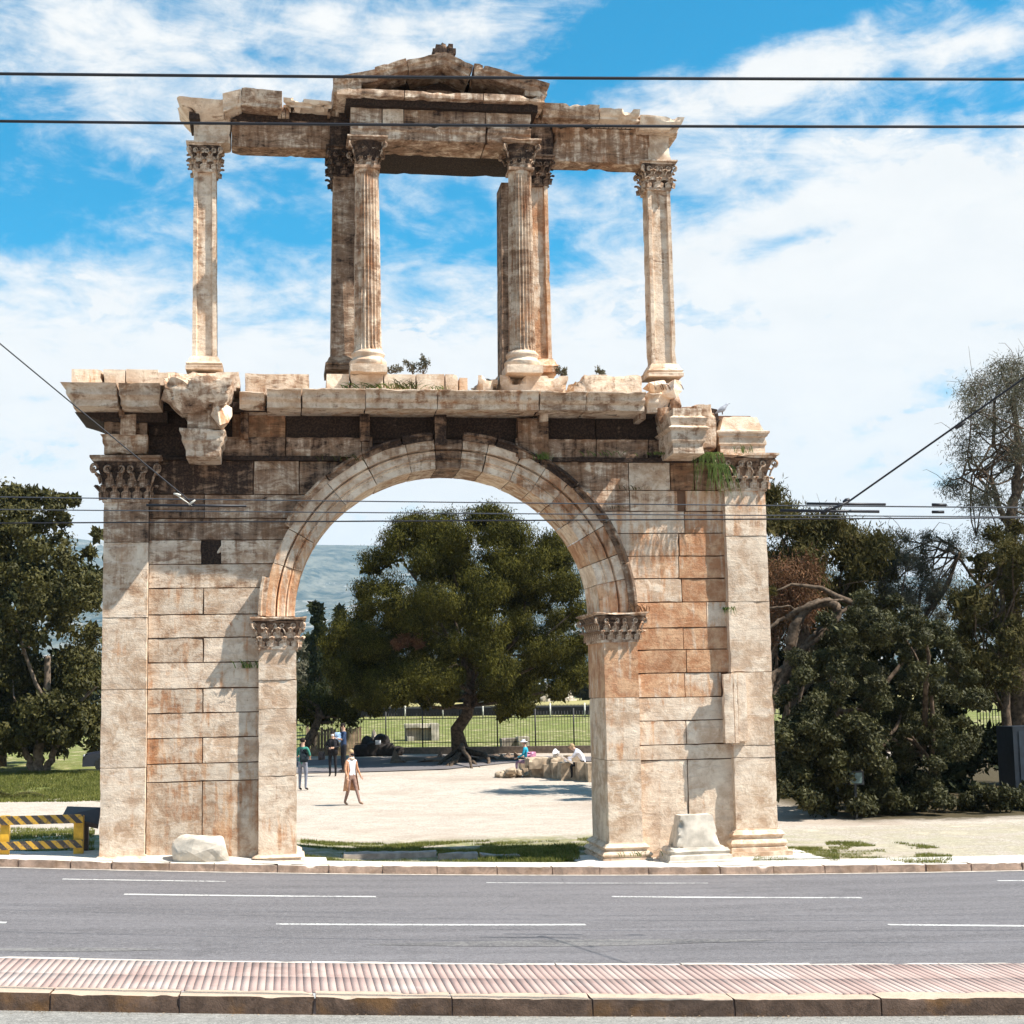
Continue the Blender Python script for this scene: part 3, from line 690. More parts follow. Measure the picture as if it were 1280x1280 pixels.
# capitals lower storey
capital(X0, X1, PD, WB, zc(626, 150, PD)+.0, zc(571, 150, PD), (.42, .2, .5), spread=.2, nper=4)
capital(X2+.02, X3, PD, WB, zc(810, 345, PD), zc(771, 345, PD), (.2, .3, .75), spread=.14, nper=3)
capital(X4-.03, X5, PD, WB, zc(801, 780, PD), zc(765, 780, PD), (.25, .35, .65), spread=.16, nper=4)
capital(X6-.05, X7, PD, WB, zc(612, 930, PD), zc(568, 930, PD), (.2, .4, .6), spread=.2, nper=4)

# ---- lower entablature
ZA0, ZA1 = zc(572, 540), zc(549, 540)        # architrave
print('archi', ZA0, ZA1)
def stepprof(u2): return np.where(u2 > .9, .07, np.where(u2 > .5, .03, 0.))
def archi(px0, px1, y, color, z0=None, z1=None, **kw):
    a, b = U(px0, 560, y)[0], U(px1, 560, y)[0]
    gbox('architrave_block', a+.008, b-.008, y, WB, ZA0 if z0 is None else z0, ZA1 if z1 is None else z1, MB, ARCH, color, res=.11, chip=.025, prof=stepprof, sides='F', nz=9, **kw)
archi(276, 357, -.05, (.5, .3, .45)); archi(357, 452, -.06, (.45, .25, .5))
archi(452, 466, -.14, (.5, .4, .3)); archi(466, 548, -.03, (.8, .3, .2), z0=ZA0+.42*(ZA1-ZA0))
archi(548, 580, -.05, (.75, .3, .3), z0=ZA1-.1); archi(580, 648, -.03, (.8, .2, .2), z0=ZA0+.36*(ZA1-ZA0)); archi(644, 684, -.14, (.35, .5, .3)); archi(684, 745, -.06, (.45, .25, .5)); archi(745, 810, -.05, (.42, .25, .5))
archi(183, 276, -.02, (.95, .1, .1)); archi(810, 900, -.02, (.55, .2, .3))
gbox('taenia', U(186, 575)[0], U(425, 575)[0], -.10, .4, ZT-.01, ZA0+.01, MB, ARCH, (.8, .2, .3), res=.1, chip=.05)
gbox('taenia', U(690, 575)[0], U(900, 575)[0], -.10, .4, ZT-.01, ZA0+.01, MB, ARCH, (.8, .2, .3), res=.1, chip=.05)
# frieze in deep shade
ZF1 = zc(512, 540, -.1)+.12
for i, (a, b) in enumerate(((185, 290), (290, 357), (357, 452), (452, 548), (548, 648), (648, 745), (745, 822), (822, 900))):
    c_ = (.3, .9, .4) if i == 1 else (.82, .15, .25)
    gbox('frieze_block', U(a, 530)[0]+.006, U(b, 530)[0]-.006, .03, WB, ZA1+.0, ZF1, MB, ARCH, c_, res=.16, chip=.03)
# consoles left between frieze panels
for a, b, py0, py1, y, c_ in ((450, 463, 513, 552, -.26, (.55, .5, .35)), (544, 559, 513, 556, -.26, (.6, .3, .4)), (647, 686, 524, 572, -.22, (.42, .6, .35)), (676, 686, 511, 526, -.4, (.2, .1, .8)), (300, 311, 510, 548, -.3, (.4, .5, .3)), (146, 154, 508, 520, -.6, (.5, .3, .4)), (800, 808, 512, 524, -.55, (.3, .2, .5))):
    gbox('console', U(a, 530, y)[0], U(b, 530, y)[0], y, .1, zc(py1, a, y), zc(py0, a, y)+.05, MB, ARCH, c_, res=.07, chip=.06, big=.01)
# cornice stones (cyma over corona)
def cyma(u2): return np.where(u2 < .36, 0., np.where(u2 > .93, .20, .035+.13*((u2-.36)/.57)+.035*np.sin((u2-.36)/.57*2*math.pi)))
ZC0, ZC1 = zc(511, 540, -.85), zc(487, 540, -1.0)
print('cornice', ZC0, ZC1)
def cornice(px0, px1, yf, color, side='F', z0=None, z1=None, chip=.03, big=.007, yb=.5, pr=cyma):
    a, b = U(px0, 500, yf)[0], U(px1, 500, yf)[0]; z0 = ZC0 if z0 is None else z0; z1 = ZC1 if z1 is None else z1
    return gbox('cornice_stone', a+.008, b-.008, yf, yb, z0, z1, MB, ARCH, color, res=.09, chip=chip, prof=pr, sides=side, nz=16, big=big, cw=.05, ny=7)
cornice(300, 333, -.62, (.1, .2, .7), z1=ZC1-.05, chip=.12, big=.04); cornice(333, 377, -.8, (.15, .15, .8)); cornice(377, 457, -.82, (.12, .2, .8)); cornice(457, 547, -.85, (.16, .25, .75))
cornice(547, 674, -.84, (.16, .3, .75)); cornice(674, 732, -.84, (.22, .05, .75)); cornice(732, 806, -.84, (.16, .05, .8)); cornice(806, 822, -.6, (.0, .2, 1.), chip=.15, big=.05)
# bed moulding and soffit bulk above frieze
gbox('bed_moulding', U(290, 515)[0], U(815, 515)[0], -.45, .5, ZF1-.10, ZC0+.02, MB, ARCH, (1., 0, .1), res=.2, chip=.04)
# left outer entablature over the corner pilaster
zl0 = zc(568, 150, -.3)
gbox('architrave_block', X0+.0, X1-.02, -.27, WB, zl0, zc(543, 150, -.3), MB, ARCH, (.3, .35, .45), res=.09, chip=.04, prof=stepprof, sides='LF', nz=9)
gbox('frieze_block', X0+.0, X1-.04, -.25, WB, zc(543, 150, -.3)+.01, zc(515, 150, -.3), MB, ARCH, (.55, .35, .3), res=.09, chip=.06, big=.02)
gbox('console', U(150, 530, -.4)[0], U(170, 530, -.4)[0], -.38, -.2, zc(544, 160, -.35), zc(517, 160, -.35), MB, ARCH, (.3, .45, .5), res=.07, chip=.06, big=.02)
def flare(u2): return .52*np.clip(u2*1.15, 0, 1)**1.3
gbox('bed_moulding', X0-.05, X1+.35, -.36, WB, zc(528, 150, -.3), ZC0+.0, MB, ARCH, (.95, .1, .15), res=.12, chip=.04, prof=flare, sides='L', nz=6)
xl0, xl1, xl2 = U(86, 495, -.95)[0], U(148, 495, -.95)[0], U(201, 495, -.95)[0]
zc0l, zc1l = zc(508, 130, -.95), zc(480, 130, -1.0)
gbox('cornice_stone', xl0+.06, xl1-.015, -.95, .9, zc0l, zc1l, MB, ARCH, (.12, .12, .85), res=.08, chip=.04, prof=cyma, sides='LF', nz=10, cw=.07, ny=7)
gbox('cornice_stone', xl1+.015, xl2, -.95, .9, zc0l, zc1l, MB, ARCH, (.16, .12, .75), res=.08, chip=.05, prof=cyma, sides='F', nz=10, cw=.07, ny=7)
# dark block between left pilaster entablature and bracket
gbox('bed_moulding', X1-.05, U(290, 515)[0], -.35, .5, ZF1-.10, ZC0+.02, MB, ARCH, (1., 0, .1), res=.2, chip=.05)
# left bracket (broken projecting entablature)
bx0, bx1 = U(229, 540, -1.05)[0], U(277, 540, -1.05)[0]
gbox('projecting_architrave', bx0, bx1+.0, -1.05, .2, zc(570, 255, -1.05), zc(535, 255, -1.05), MB, ARCH, (.22, .1, .8), res=.08, chip=.05, big=.012, prof=lambda u2: np.where(u2 > .85, .07, np.where(u2 > .5, .03, -.04*(1-u2))), sides='LRF', nz=9)
gbox('projecting_frieze', bx0+.06, bx1-.04, -.98, .2, zc(536, 255, -1.05)+.005, zc(507, 255, -1.05), MB, ARCH, (.35, .15, .75), res=.08, chip=.06, big=.02)
def under(u2): return -.30*(1-u2)**2.2+.02
gbox('projecting_cornice', U(205, 490, -1.45)[0], U(290, 490, -1.45)[0], -1.4, .3, zc(513, 250, -1.4), zc(471, 250, -1.4), MB, ARCH, (.28, .05, .7), res=.075, chip=.14, big=.045, cw=.12, prof=under, sides='LRF', nz=9, ny=8)
for k_, (px_, py_, rw, rh, cc) in enumerate(((272, 494, 15, 20, (.12, .15, .85)), (277, 516, 12, 24, (.1, .3, .8)), (214, 492, 12, 16, (.3, .1, .7)), (240, 480, 26, 9, (.2, .05, .8)))):
    x_, z_ = U(px_, py_, -1.1); rock('broken_stone', (x_, -.95, z_), (rw*.0163, .42, rh*.0163), MB, ARCH, cc, 340+k_, 12, 0., .006)
# right bracket
rx0, rx1 = U(841, 540, -1.05)[0], U(880, 540, -1.05)[0]
def rprof(u2): return np.where(u2 > .80, -.02, np.where(u2 > .58, .02+.05*(u2-.58)/.2, np.where(u2 > .50, .11, np.where(u2 > .25, .04, 0))))
gbox('projecting_architrave', rx0, rx1, -1.05, .3, zc(567, 860, -1.05), zc(510, 860, -1.05), MB, ARCH, (.18, .0, .8), res=.07, chip=.03, big=.006, prof=rprof, sides='LRF', nz=18)
gbox('projecting_frieze', U(868, 500, -.3)[0], U(893, 500, -.3)[0], -.5, .8, zc(560, 880, -.4), zc(506, 880, -.4), MB, ARCH, (.25, .1, .7), res=.09, chip=.12, big=.06)
gbox('rubble_stone', U(822, 520, -.2)[0], U(848, 520, -.2)[0], -.30, .8, zc(572, 835, -.2), zc(508, 835, -.2), MB, ARCH, (.30, .3, .6), res=.08, chip=.15, big=.08)
for k_, (px_, py_, rw, rh, cc) in enumerate(((820, 483, 15, 13, (.03, .3, .9)), (839, 488, 15, 17, (.0, .2, 1.)), (822, 503, 16, 17, (.12, .35, .8)), (843, 507, 10, 16, (.25, .3, .6)))):
    x_, z_ = U(px_, py_, -.1); rock('broken_stone', (x_, .0, z_), (rw*.0168, .38, rh*.0168), MB, ARCH, cc, 300+k_, 13, 0., .006)
gbox('rubble_stone', U(838, 500, 0)[0], U(850, 500, 0)[0], -.1, .6, zc(510, 842, 0), zc(477, 842, 0), MB, ARCH, (.1, .6, .6), res=.07, chip=.12, big=.05)
for k_, (px_, py_, rw, rh) in enumerate(((862, 511, 12, 8), (880, 513, 12, 8), (893, 524, 9, 10))):
    x_, z_ = U(px_, py_, 0.); rock('broken_stone', (x_, .3, z_), (rw*.0168, .5, rh*.0168), MB, ARCH, (.3, .1, .6), 320+k_, 13, 0., .006)
# right outer entablature
def roprof(u2): return np.where(u2 > .62, -.01-.10*(u2-.62)/.38, np.where(u2 > .52, .09, np.where(u2 > .45, .06, np.where(u2 > .22, .03, 0))))
ox0, ox1 = U(900, 540, -.3)[0], U(956, 540, -.3)[0]
gbox('architrave_block', ox0, ox1, -.28, WB-.1, zc(567, 925, -.3), zc(519, 925, -.3), MB, ARCH, (.12, .05, .9), res=.07, chip=.04, big=.006, prof=roprof, sides='LRF', nz=24, cw=.06)

# ---- blocking course on top of the cornice
def block(px0, px1, py1, y0, y1, color, py0=None, name='parapet_block', **kw):
    ym = y0; a, b = U(px0, 475, ym)[0], U(px1, 475, ym)[0]; z1 = zc(py1, (px0+px1)/2, ym); z0 = ZC1-.03 if py0 is None else zc(py0, (px0+px1)/2, ym)
    o = dict(res=.09, chip=.05, big=.008, cw=.06); o.update(kw)
    return gbox(name, a+.006, b-.006, y0, y1, z0, z1, MB, ARCH, color, **o)
zz_ = zc1l-.04
for a, b in ((89, 128), (128, 157), (157, 198), (196, 211)): block(a, b, 461.5+(a > 190)*4, -.75, .5, (.05, .05, .95), py0=482)
block(204, 300, 464, -.35, .9, (.15, .1, .75), py0=490, chip=.12, big=.03, name='parapet_block')
block(305, 388, 466, -.35, .8, (.2, .1, .85), chip=.16, cw=.12)
for a, b in ((408, 437), (437, 480), (480, 520), (520, 556), (556, 573)): block(a, b, 467.5, -.55, .9, (.06, .02, .9), chip=.04)
block(573, 586, 471, -.4, .3, (.05, .05, .9), chip=.16); block(597, 624, 468.5, -.5, .8, (.1, 0, .85), chip=.12); block(624, 712, 468, -.5, .9, (.06, .02, .9), chip=.14, cw=.12)
block(716, 735, 472, -.4, .8, (.1, .05, .8), chip=.2, cw=.15); block(730, 803, 468, -.42, .8, (.12, .02, .8), chip=.05)

# ---- upper storey
YC = .40
def pier(px0t, px1t, pyt, px0b, px1b, pyb, yf, yb, color, base=True, panel=True, caph=None):
    xt0, zt = U(px0t, pyt, yf); xt1 = U(px1t, pyt, yf)[0]; xb0, zb = U(px0b, pyb, yf); xb1 = U(px1b, pyb, yf)[0]
    par = None
    hb = .30 if base else 0
    def sect(z, x0, x1):
        fr = .075; rc = .06 if panel else 0.; w_ = x1-x0
        pts = [(x0, yf), (x0+fr, yf), (x0+fr+.02, yf+rc), (x1-fr-.02, yf+rc), (x1-fr, yf), (x1, yf), (x1, yf+.10), (x1-rc, yf+.13), (x1-rc, yb-.13), (x1, yb-.1), (x1, yb), (x0, yb), (x0, yb-.1), (x0+rc, yb-.13), (x0+rc, yf+.13), (x0, yf+.1)]
        return np.array([(a, b, z) for a, b in pts])
    rings = []; n = 46
    for i in range(n+1):
        s = i/n; z = zb+hb+(zt-zb-hb)*s; r = sect(z, xb0+(xt0-xb0)*s, xb1+(xt1-xb1)*s)
        SEED[0] += 0; e = fbm(np.stack([r[:, 0]*1.5, r[:, 1]*3, r[:, 2]*3.5], 1)+SEED[0], 4)
        out = (r[:, :2]-np.array(((xb0+xb1)/2, (yf+yb)/2))); k = np.clip(e-.45, 0, 1)*.16
        r[:, 0] -= out[:, 0]*k*.9; r[:, 1] -= out[:, 1]*k*.5; rings.append(r)
    SEED[0] += 1
    par = loft('pillar', rings, MB, ARCH, color, angle=25)
    if base:
        gbox('base_moulding', xb0, xb1, yf, yb, zb, zb+hb, MB, par, color, res=.08, chip=.03, prof=lambda u2: .02+.05*(u2 < .9)*np.clip((1-u2)*3, .3, 1)+.05*np.exp(-((u2-.42)/.12)**2)+.05*(u2 < .3), sides='LRFB', nz=16, ny=4)
    return par, (xt0, xt1, zt)
_, t1 = pier(242, 270, 213, 240, 270.5, 463, YC-.24, YC+.24, (.1, .02, .8))
capital(t1[0], t1[1], YC-.24, YC+.24, t1[2], zc(179, 255, YC-.24), (.25, .1, .8), spread=.10, nper=2)
_, t2 = pier(809.5, 837.5, 236, 816, 846, 471.5, YC-.24, YC+.24, (.12, .12, .75))
capital(t2[0]-.02, t2[1], YC-.24, YC+.24, t2[2], zc(202, 823, YC-.24), (.25, .1, .75), spread=.10, nper=2)
PL, t3 = pier(417, 446, 219, 414, 445, 463, 0.05, .95, (.36, .05, .5), panel=False)
capital(t3[0], t3[1], .05, .95, t3[2], zc(184, 428, .05), (.6, .05, .4), spread=.11, nper=2)
PR, t4 = pier(657, 684.5, 231, 660, 690.5, 466, 0.05, .9, (.08, .55, .8), panel=True)
capital(t4[0]+.05, t4[1], .05, .95, t4[2], zc(196, 675, .05), (.5, .3, .55), spread=.11, nper=2)
pier(626.5, 640, 228, 628, 640, 467, 0.25, .95, (.45, .1, .35), base=False, panel=False)
pier(445, 452, 219, 445, 452, 463, 0.25, .95, (.5, .1, .35), base=False, panel=False)
def fluted(cxp, pyt, pyb, r, yc, color, capc, ctop):
    cx0, zb = U(cxp[1], pyb, yc); cx1, zt = U(cxp[0], pyt, yc); N = 24*6; hb = .30
    rings = []
    for i in range(56):
        s = i/55; z = zb+hb+(zt-zb-hb)*s; rr = r*(1.0-.13*s**1.6)
        if s < .02: rr *= 1.05
        a = np.arange(N)/N*2*np.pi; ph = (np.arange(N) % 6)/6.; fl = -.075*r*np.sin(ph*np.pi)**.7*(1 if .015 < s < .98 else 0)*2.0
        P_ = np.stack([np.cos(a)*r, np.sin(a)*r, np.full(N, z)], 1)
        dmg = np.clip(fbm(P_*np.array((2.2, 2.2, 1.6))+SEED[0], 9, 4)-.35, 0, 1); rad = (rr+fl)*(1-.10*dmg)-dmg*.02; rad = np.maximum(rad, rr*(.84)) if False else rad
        rings.append(np.stack([cx0+(cx1-cx0)*s+rad*np.cos(a), yc+rad*np.sin(a), np.full(N, z)], 1))
    SEED[0] += 1
    col = loft('fluted_column', rings, MB, ARCH, color, angle=28)
    rb = []; a = np.linspace(0, 2*np.pi, 40, endpoint=False)
    for z_, k in ((0, 1.28), (.03, 1.36), (.09, 1.36), (.12, 1.27), (.14, 1.16), (.17, 1.13), (.20, 1.18), (.23, 1.24), (.26, 1.22), (.28, 1.12), (.31, 1.05)):
        rb.append(np.stack([cx0+r*k*np.cos(a), yc+r*k*np.sin(a), np.full(40, zb+z_)], 1))
    loft('column_base', rb, MB, col, (.02, .1, .9))
    gbox('plinth', cx0-r*1.36, cx0+r*1.34, yc-r*1.36, yc+r*1.36, zb-.17, zb, MB, col, (.02, 0, .95), res=.1, chip=.03)
    rt = r*.87; capital(cx1-rt, cx1+rt, yc-rt, yc+rt, zt, ctop, capc, round_=True, spread=.12)
    return col
YK = -.42
fluted((458.5, 460), 213, 459, .268, YK, (.2, .33, .6), (.35, .2, .6), zc(177, 458, YK))
fluted((649.5, 653), 216, 460, .268, YK, (.2, .28, .7), (.35, .1, .5), zc(181, 650, YK))
# architraves of the wings
def wing(px0, px1, py0, py1, pxm, color, yf=.12, yb=.66, **kw):
    a, b = U(px0, py0, yf)[0], U(px1, py0, yf)[0]; z0, z1 = zc(py1, pxm, yf), zc(py0, pxm, yf)
    o = dict(res=.09, chip=.06, big=.01, cw=.07, ny=4); o.update(kw)
    return gbox(kw.pop('nm', 'architrave_beam') if 'nm' in kw else 'architrave_beam', a, b, yf, yb, z0, z1, MB, ARCH, color, **{k: v for k, v in o.items() if k != 'nm'})
wp3 = lambda u2: np.where(u2 > .92, .06, np.where(u2 > .48, .03, 0.))
wing(289, 415, 152, 184.5, 350, (.42, .3, .7), prof=wp3, sides='FB', nz=10)
wing(242, 288, 146, 179, 265, (.06, .0, .7), yf=.10, yb=.70)
wing(690, 811, 160, 203.5, 750, (.36, .5, .8), prof=wp3, sides='FB', nz=10, chip=.09)
wing(809, 837.5, 166, 202.5, 823, (.02, .0, .75), yf=.10, yb=.70)
# dentil course (dark) and single dentils
wing(287, 418, 137, 153, 350, (.95, .1, .2), yf=.06, yb=.7, res=.15)
wing(688, 812, 146, 161, 750, (.95, .1, .2), yf=.06, yb=.7, res=.15)
DENT = None
def dentils(pxa, pxb, n, pyt, pyb, y, color):
    for i in range(n):
        px = pxa+(pxb-pxa)*(i+.5)/n; a, b = U(px-2.2, pyt, y)[0], U(px+2.2, pyt, y)[0]
        yt = pyt+(px-pxa)*.035
        box('dentil', a, b, y, y+.25, zc(yt+(pyb-pyt), px, y), zc(yt, px, y), MB, ARCH, color)
dentils(740, 800, 11, 149, 156.5, -.08, (.1, .1, .95)); dentils(666, 692, 5, 146, 153, -.08, (.3, .3, .7))
dentils(287, 299, 2, 133, 141, -.08, (.3, .3, .7)); dentils(347, 362, 3, 134, 145, -.08, (.35, .3, .6)); dentils(409, 424, 3, 135, 145, -.08, (.5, .3, .5))
def topc(px0, px1, py0a, py0b, py1a, py1b, color, yf, yb=.9, **kw):
    """cornice stone whose top and bottom may slope"""
    a, b = U(px0, py0a, yf)[0], U(px1, py0b, yf)[0]; za0, zb0, za1, zb1 = zc(py1a, px0, yf), zc(py1b, px1, yf), zc(py0a, px0, yf), zc(py0b, px1, yf)
    def wpz(p, u):
        q = p.copy(); lo = za0+(zb0-za0)*u[:, 0]; hi = za1+(zb1-za1)*u[:, 0]; q[:, 2] = lo+(hi-lo)*u[:, 2]; return q
    o = dict(res=.08, chip=.06, big=.01, cw=.07, nz=8, ny=6, prof=lambda u2: np.where(u2 < .35, 0, .04+.10*(u2-.35)), sides='F'); o.update(kw)
    return gbox('cornice_stone', a+.006, b-.006, yf, yb, min(za0, zb0), max(za1, zb1), MB, ARCH, color, warp=wpz, **o)
topc(217, 281, 117, 121, 141, 142, (.05, .1, .95), -.30, chip=.14, big=.045, cw=.14, prof=lambda u2: -.35*(1-u2)**1.3, sides='LF', yb=1.1)
topc(278, 302, 119, 113, 140, 133, (.1, .1, .85), -.32, chip=.08)
topc(300, 353, 111, 116, 132, 136, (.28, .1, .7), -.34)
topc(353, 416, 122, 128, 134, 137, (.02, .0, 1.), -.28, chip=.16, cw=.2)
topc(678, 749, 130, 133, 146, 149.5, (.26, .15, .8), -.34); topc(749, 800, 136, 138, 149, 152, (.05, .05, 1.), -.30, chip=.10, big=.02)
topc(799, 858, 141, 146, 160, 161, (.04, .0, .95), -.32, chip=.16, big=.03, prof=lambda u2: -.12*(1-u2)**1.3, sides='RF', yb=1.1)
gbox('corner_moulding', U(809, 165, .0)[0], U(848, 165, .0)[0], -.08, .9, zc(168, 825, 0), zc(160, 825, 0), MB, ARCH, (.15, .1, .8), res=.08, chip=.04)
gbox('corner_moulding', U(236, 146, .0)[0], U(250, 146, .0)[0], -.05, .9, zc(150, 243, 0), zc(140, 243, 0), MB, ARCH, (.9, .1, .3), res=.08, chip=.04)
# central aedicule entablature
YE = -.68
for a, b, c_ in ((438, 478, (.38, .15, .75)), (478, 505, (.15, .1, .95)), (505, 607, (.45, .4, .7)), (607, 664, (.36, .35, .75))):
    xa, xb = U(a, 150, YE)[0], U(b, 150, YE)[0]
    gbox('entablature_block', xa+.004, xb-.004, YE, .2, zc(157.5, 550, YE), zc(135, 550, YE), MB, ARCH, c_, res=.09, chip=.05, big=.008, ny=4)
for a, b, c_ in ((438, 607, (.36, .2, .85)), (607, 664, (.36, .2, .85))):
    xa, xb = U(a, 170, YE)[0], U(b, 170, YE)[0]
    gbox('architrave_beam', xa+.004, xb-.004, YE-.03, .2, zc(177, 550, YE), zc(158, 550, YE), MB, ARCH, c_, res=.09, chip=.07, big=.012, ny=4, prof=lambda u2: np.where(u2 > .85, .05, np.where(u2 > .5, .02, -.02)), sides='F', nz=8)
xl, xr_ = U(440, 170, YE)[0], U(662, 170, YE)[0]
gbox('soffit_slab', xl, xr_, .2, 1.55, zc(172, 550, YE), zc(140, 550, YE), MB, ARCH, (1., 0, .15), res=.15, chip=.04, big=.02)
for a, b, c_ in ((413, 438, (.75, .25, .35)), (664, 690, (.6, .3, .4))):
    gbox('entablature_block', U(a, 160, -.05)[0], U(b, 160, -.05)[0], -.05, .9, zc(184 if a < 500 else 196, a, -.05), zc(136, a, -.05), MB, ARCH, c_, res=.09, chip=.07, big=.015)
# bed course, horizontal cornice, tympanum, raking cornices
YP = -1.0
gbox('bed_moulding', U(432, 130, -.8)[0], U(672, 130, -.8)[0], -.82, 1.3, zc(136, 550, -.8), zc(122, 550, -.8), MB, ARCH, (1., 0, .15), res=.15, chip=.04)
for a, b in ((421, 506), (506, 604), (604, 682)):
    gbox('cornice_stone', U(a, 118, YP)[0]+.004, U(b, 118, YP)[0]-.004, YP, 1.5, zc(123, 550, YP), zc(114.5, 550, YP), MB, ARCH, (.3, .2, .85), res=.09, chip=.05, big=.01, nz=4)
ax, azz = U(555, 70, YP)
lx_, lz_ = U(418, 98, YP); rx_, rz_ = U(686, 107, YP)
zb_ = zc(114.5, 550, YP)
V = [(lx_+.25, -.15, zb_-.02), (rx_-.25, -.15, zb_-.02), (ax, -.15, azz-.2), (lx_+.25, .9, zb_-.02), (rx_-.25, .9, zb_-.02), (ax, .9, azz-.2)]
link('tympanum', mesh('tympanum', V, [(0, 1, 2), (5, 4, 3), (0, 3, 4, 1), (1, 4, 5, 2), (2, 5, 3, 0)], False), MB, ARCH, (1., .05, .1))  # coloured near black so the pediment recess reads as shaded
V = [(ax-.75, -.32, zb_), (ax+.75, -.32, zb_), (ax+.2, -.32, zb_+.30), (ax-.25, -.32, zb_+.31)]
V += [(a, -.15, c) for a, b, c in V]
link('tympanum_relief', mesh('tympanum_relief', V, [(0, 1, 2, 3), (0, 4, 5, 1), (1, 5, 6, 2), (2, 6, 7, 3), (3, 7, 4, 0)], False), MB, ARCH, (.55, .1, .5))
def rake(x0, z0, x1, z1, th, color, yf=YP, lift=0.):
    dx_, dz_ = x1-x0, z1-z0; L_ = math.hypot(dx_, dz_); nx2, nz2 = -dz_/L_, dx_/L_
    if nz2 < 0: nx2, nz2 = -nx2, -nz2
    def wpz(p, u):
        q = p.copy(); s = u[:, 0]; r = (u[:, 2]-1)*th+lift
        q[:, 0] = x0+dx_*s+nx2*r; q[:, 2] = z0+dz_*s+nz2*r; return q
    gbox('raking_cornice', 0, L_, yf, 1.4, 0, th, MB, ARCH, color, res=.09, chip=.06, big=.012, warp=wpz, prof=lambda u2: np.where(u2 < .45, 0, .05+.08*(u2-.45)), sides='F', nz=9, ny=6)
def at(px, py): return U(px, py, YP)
for (a, b, lf) in (((416, 99), (470, 88), 0), ((469, 87), (507, 76.5), .02), ((508, 76), (556, 67), .0)):
    p0, p1 = at(*a), at(*b); rake(p0[0], p0[1], p1[0], p1[1], .21, (.36, .2, .8), lift=lf)
for (a, b, lf) in (((556, 67), (591, 84), 0), ((592, 81), (605, 82), .0), ((604, 83), (687, 106), .0)):
    p0, p1 = at(*a), at(*b); rake(p0[0], p0[1], p1[0], p1[1], .22, (.38, .25, .8), lift=lf)
p0, p1, p2 = at(420, 103), at(556, 71), at(684, 108)
rake(p0[0], p0[1], p1[0], p1[1], .12, (.9, .1, .2), yf=-.30); rake(p1[0], p1[1], p2[0], p2[1], .12, (.9, .1, .2), yf=-.30)
# closing blocks at the eaves
gbox('eaves_block', at(417, 106)[0], at(452, 106)[0], YP+.02, 1.4, zc(115, 430, YP), zc(99, 430, YP), MB, ARCH, (.3, .1, .7), res=.08, chip=.05)
gbox('eaves_block', at(655, 106)[0], at(683, 106)[0], YP+.02, 1.4, zc(120, 670, YP), zc(107, 670, YP), MB, ARCH, (.25, .2, .7), res=.08, chip=.05)
# acroterion
a0, a1 = at(544, 66)[0], at(568, 66)[0]
ac = gbox('acroterion', a0, a1, YP+.1, YP+.5, zc(69, 556, YP), zc(63.5, 556, YP), MB, ARCH, (.5, .05, .7), res=.06, chip=.03)
for k in range(7):
    t_ = k/6; xx = a0+(a1-a0)*t_; h_ = .12+.1*math.sin(t_*math.pi)+.04*(k % 2)
    gbox('acanthus_leaf', xx-.05, xx+.05, YP+.12, YP+.4, zc(64, 556, YP), zc(64, 556, YP)+h_, MB, ac, (.75, .05, .5), res=.04, chip=.05, big=.02)

# ------------------------------------------------------------------ foliage tools
def leaves(name, clumps, mat, parent=None, size=.1, asp=.5, per=200, shell=.45, up=.3, seed=0, flat=1., quad=True, grav=0., tuft=None, face=.6):
    """clumps: (x, y, z, rx, ry, rz[, weight]); many small leaf faces spread through each clump's volume"""
    r = np.random.default_rng(seed+11); C_ = []
    for c in clumps:
        n = int(per*(c[6] if len(c) > 6 else 1)); 
        d_ = r.normal(size=(n, 3)); d_ /= np.linalg.norm(d_, axis=1)[:, None]; rad = (shell+(1-shell)*r.random(n)**.6)
        rad *= 1+.22*fbm(d_*2.3+np.array(c[:3]), seed)
        C_.append(d_*rad[:, None]*np.array(c[3:6])+np.array(c[:3]))
    P_ = np.concatenate(C_); n = len(P_)
    O_ = (P_-np.repeat(np.array([c[:3] for c in clumps]), [len(q) for q in C_], axis=0)); O_ /= np.linalg.norm(O_, axis=1)[:, None]+1e-6
    if tuft:     # group leaves into small tufts
        m = max(1, n//tuft); gi = r.integers(0, n, m)[r.integers(0, m, n)]; P_ = P_[gi]+r.normal(size=(n, 3))*size*1.3; O_ = O_[gi]
    a = r.normal(size=(n, 3)); a[:, 2] += up*2; a[:, 2] -= grav; a /= np.linalg.norm(a, axis=1)[:, None]
    b = np.cross(a, r.normal(size=(n, 3))); b /= np.linalg.norm(b, axis=1)[:, None]+1e-9
    fc_ = r.random(n) < face; dd = O_+r.normal(size=(n, 3))*.35; dd[:, 2] += .25; dd /= np.linalg.norm(dd, axis=1)[:, None]
    a2 = a-(a*dd).sum(1)[:, None]*dd; a2 /= np.linalg.norm(a2, axis=1)[:, None]+1e-9; b2 = np.cross(dd, a2); a = np.where(fc_[:, None], a2, a); b = np.where(fc_[:, None], b2, b)
    s = (size*(.6+.8*r.random(n)))[:, None]; a = a*s; b = b*s*asp
    if quad: V = np.stack([P_-a*.1, P_+a*.45-b*.5, P_+a, P_+a*.45+b*.5], 1).reshape(-1, 3); k = 4
    else: V = np.stack([P_-b*.5, P_+b*.5, P_+a], 1).reshape(-1, 3); k = 3
    return link(name, mesh(name, V, np.arange(n*k, dtype=np.int32).reshape(n, k), False), mat, parent)
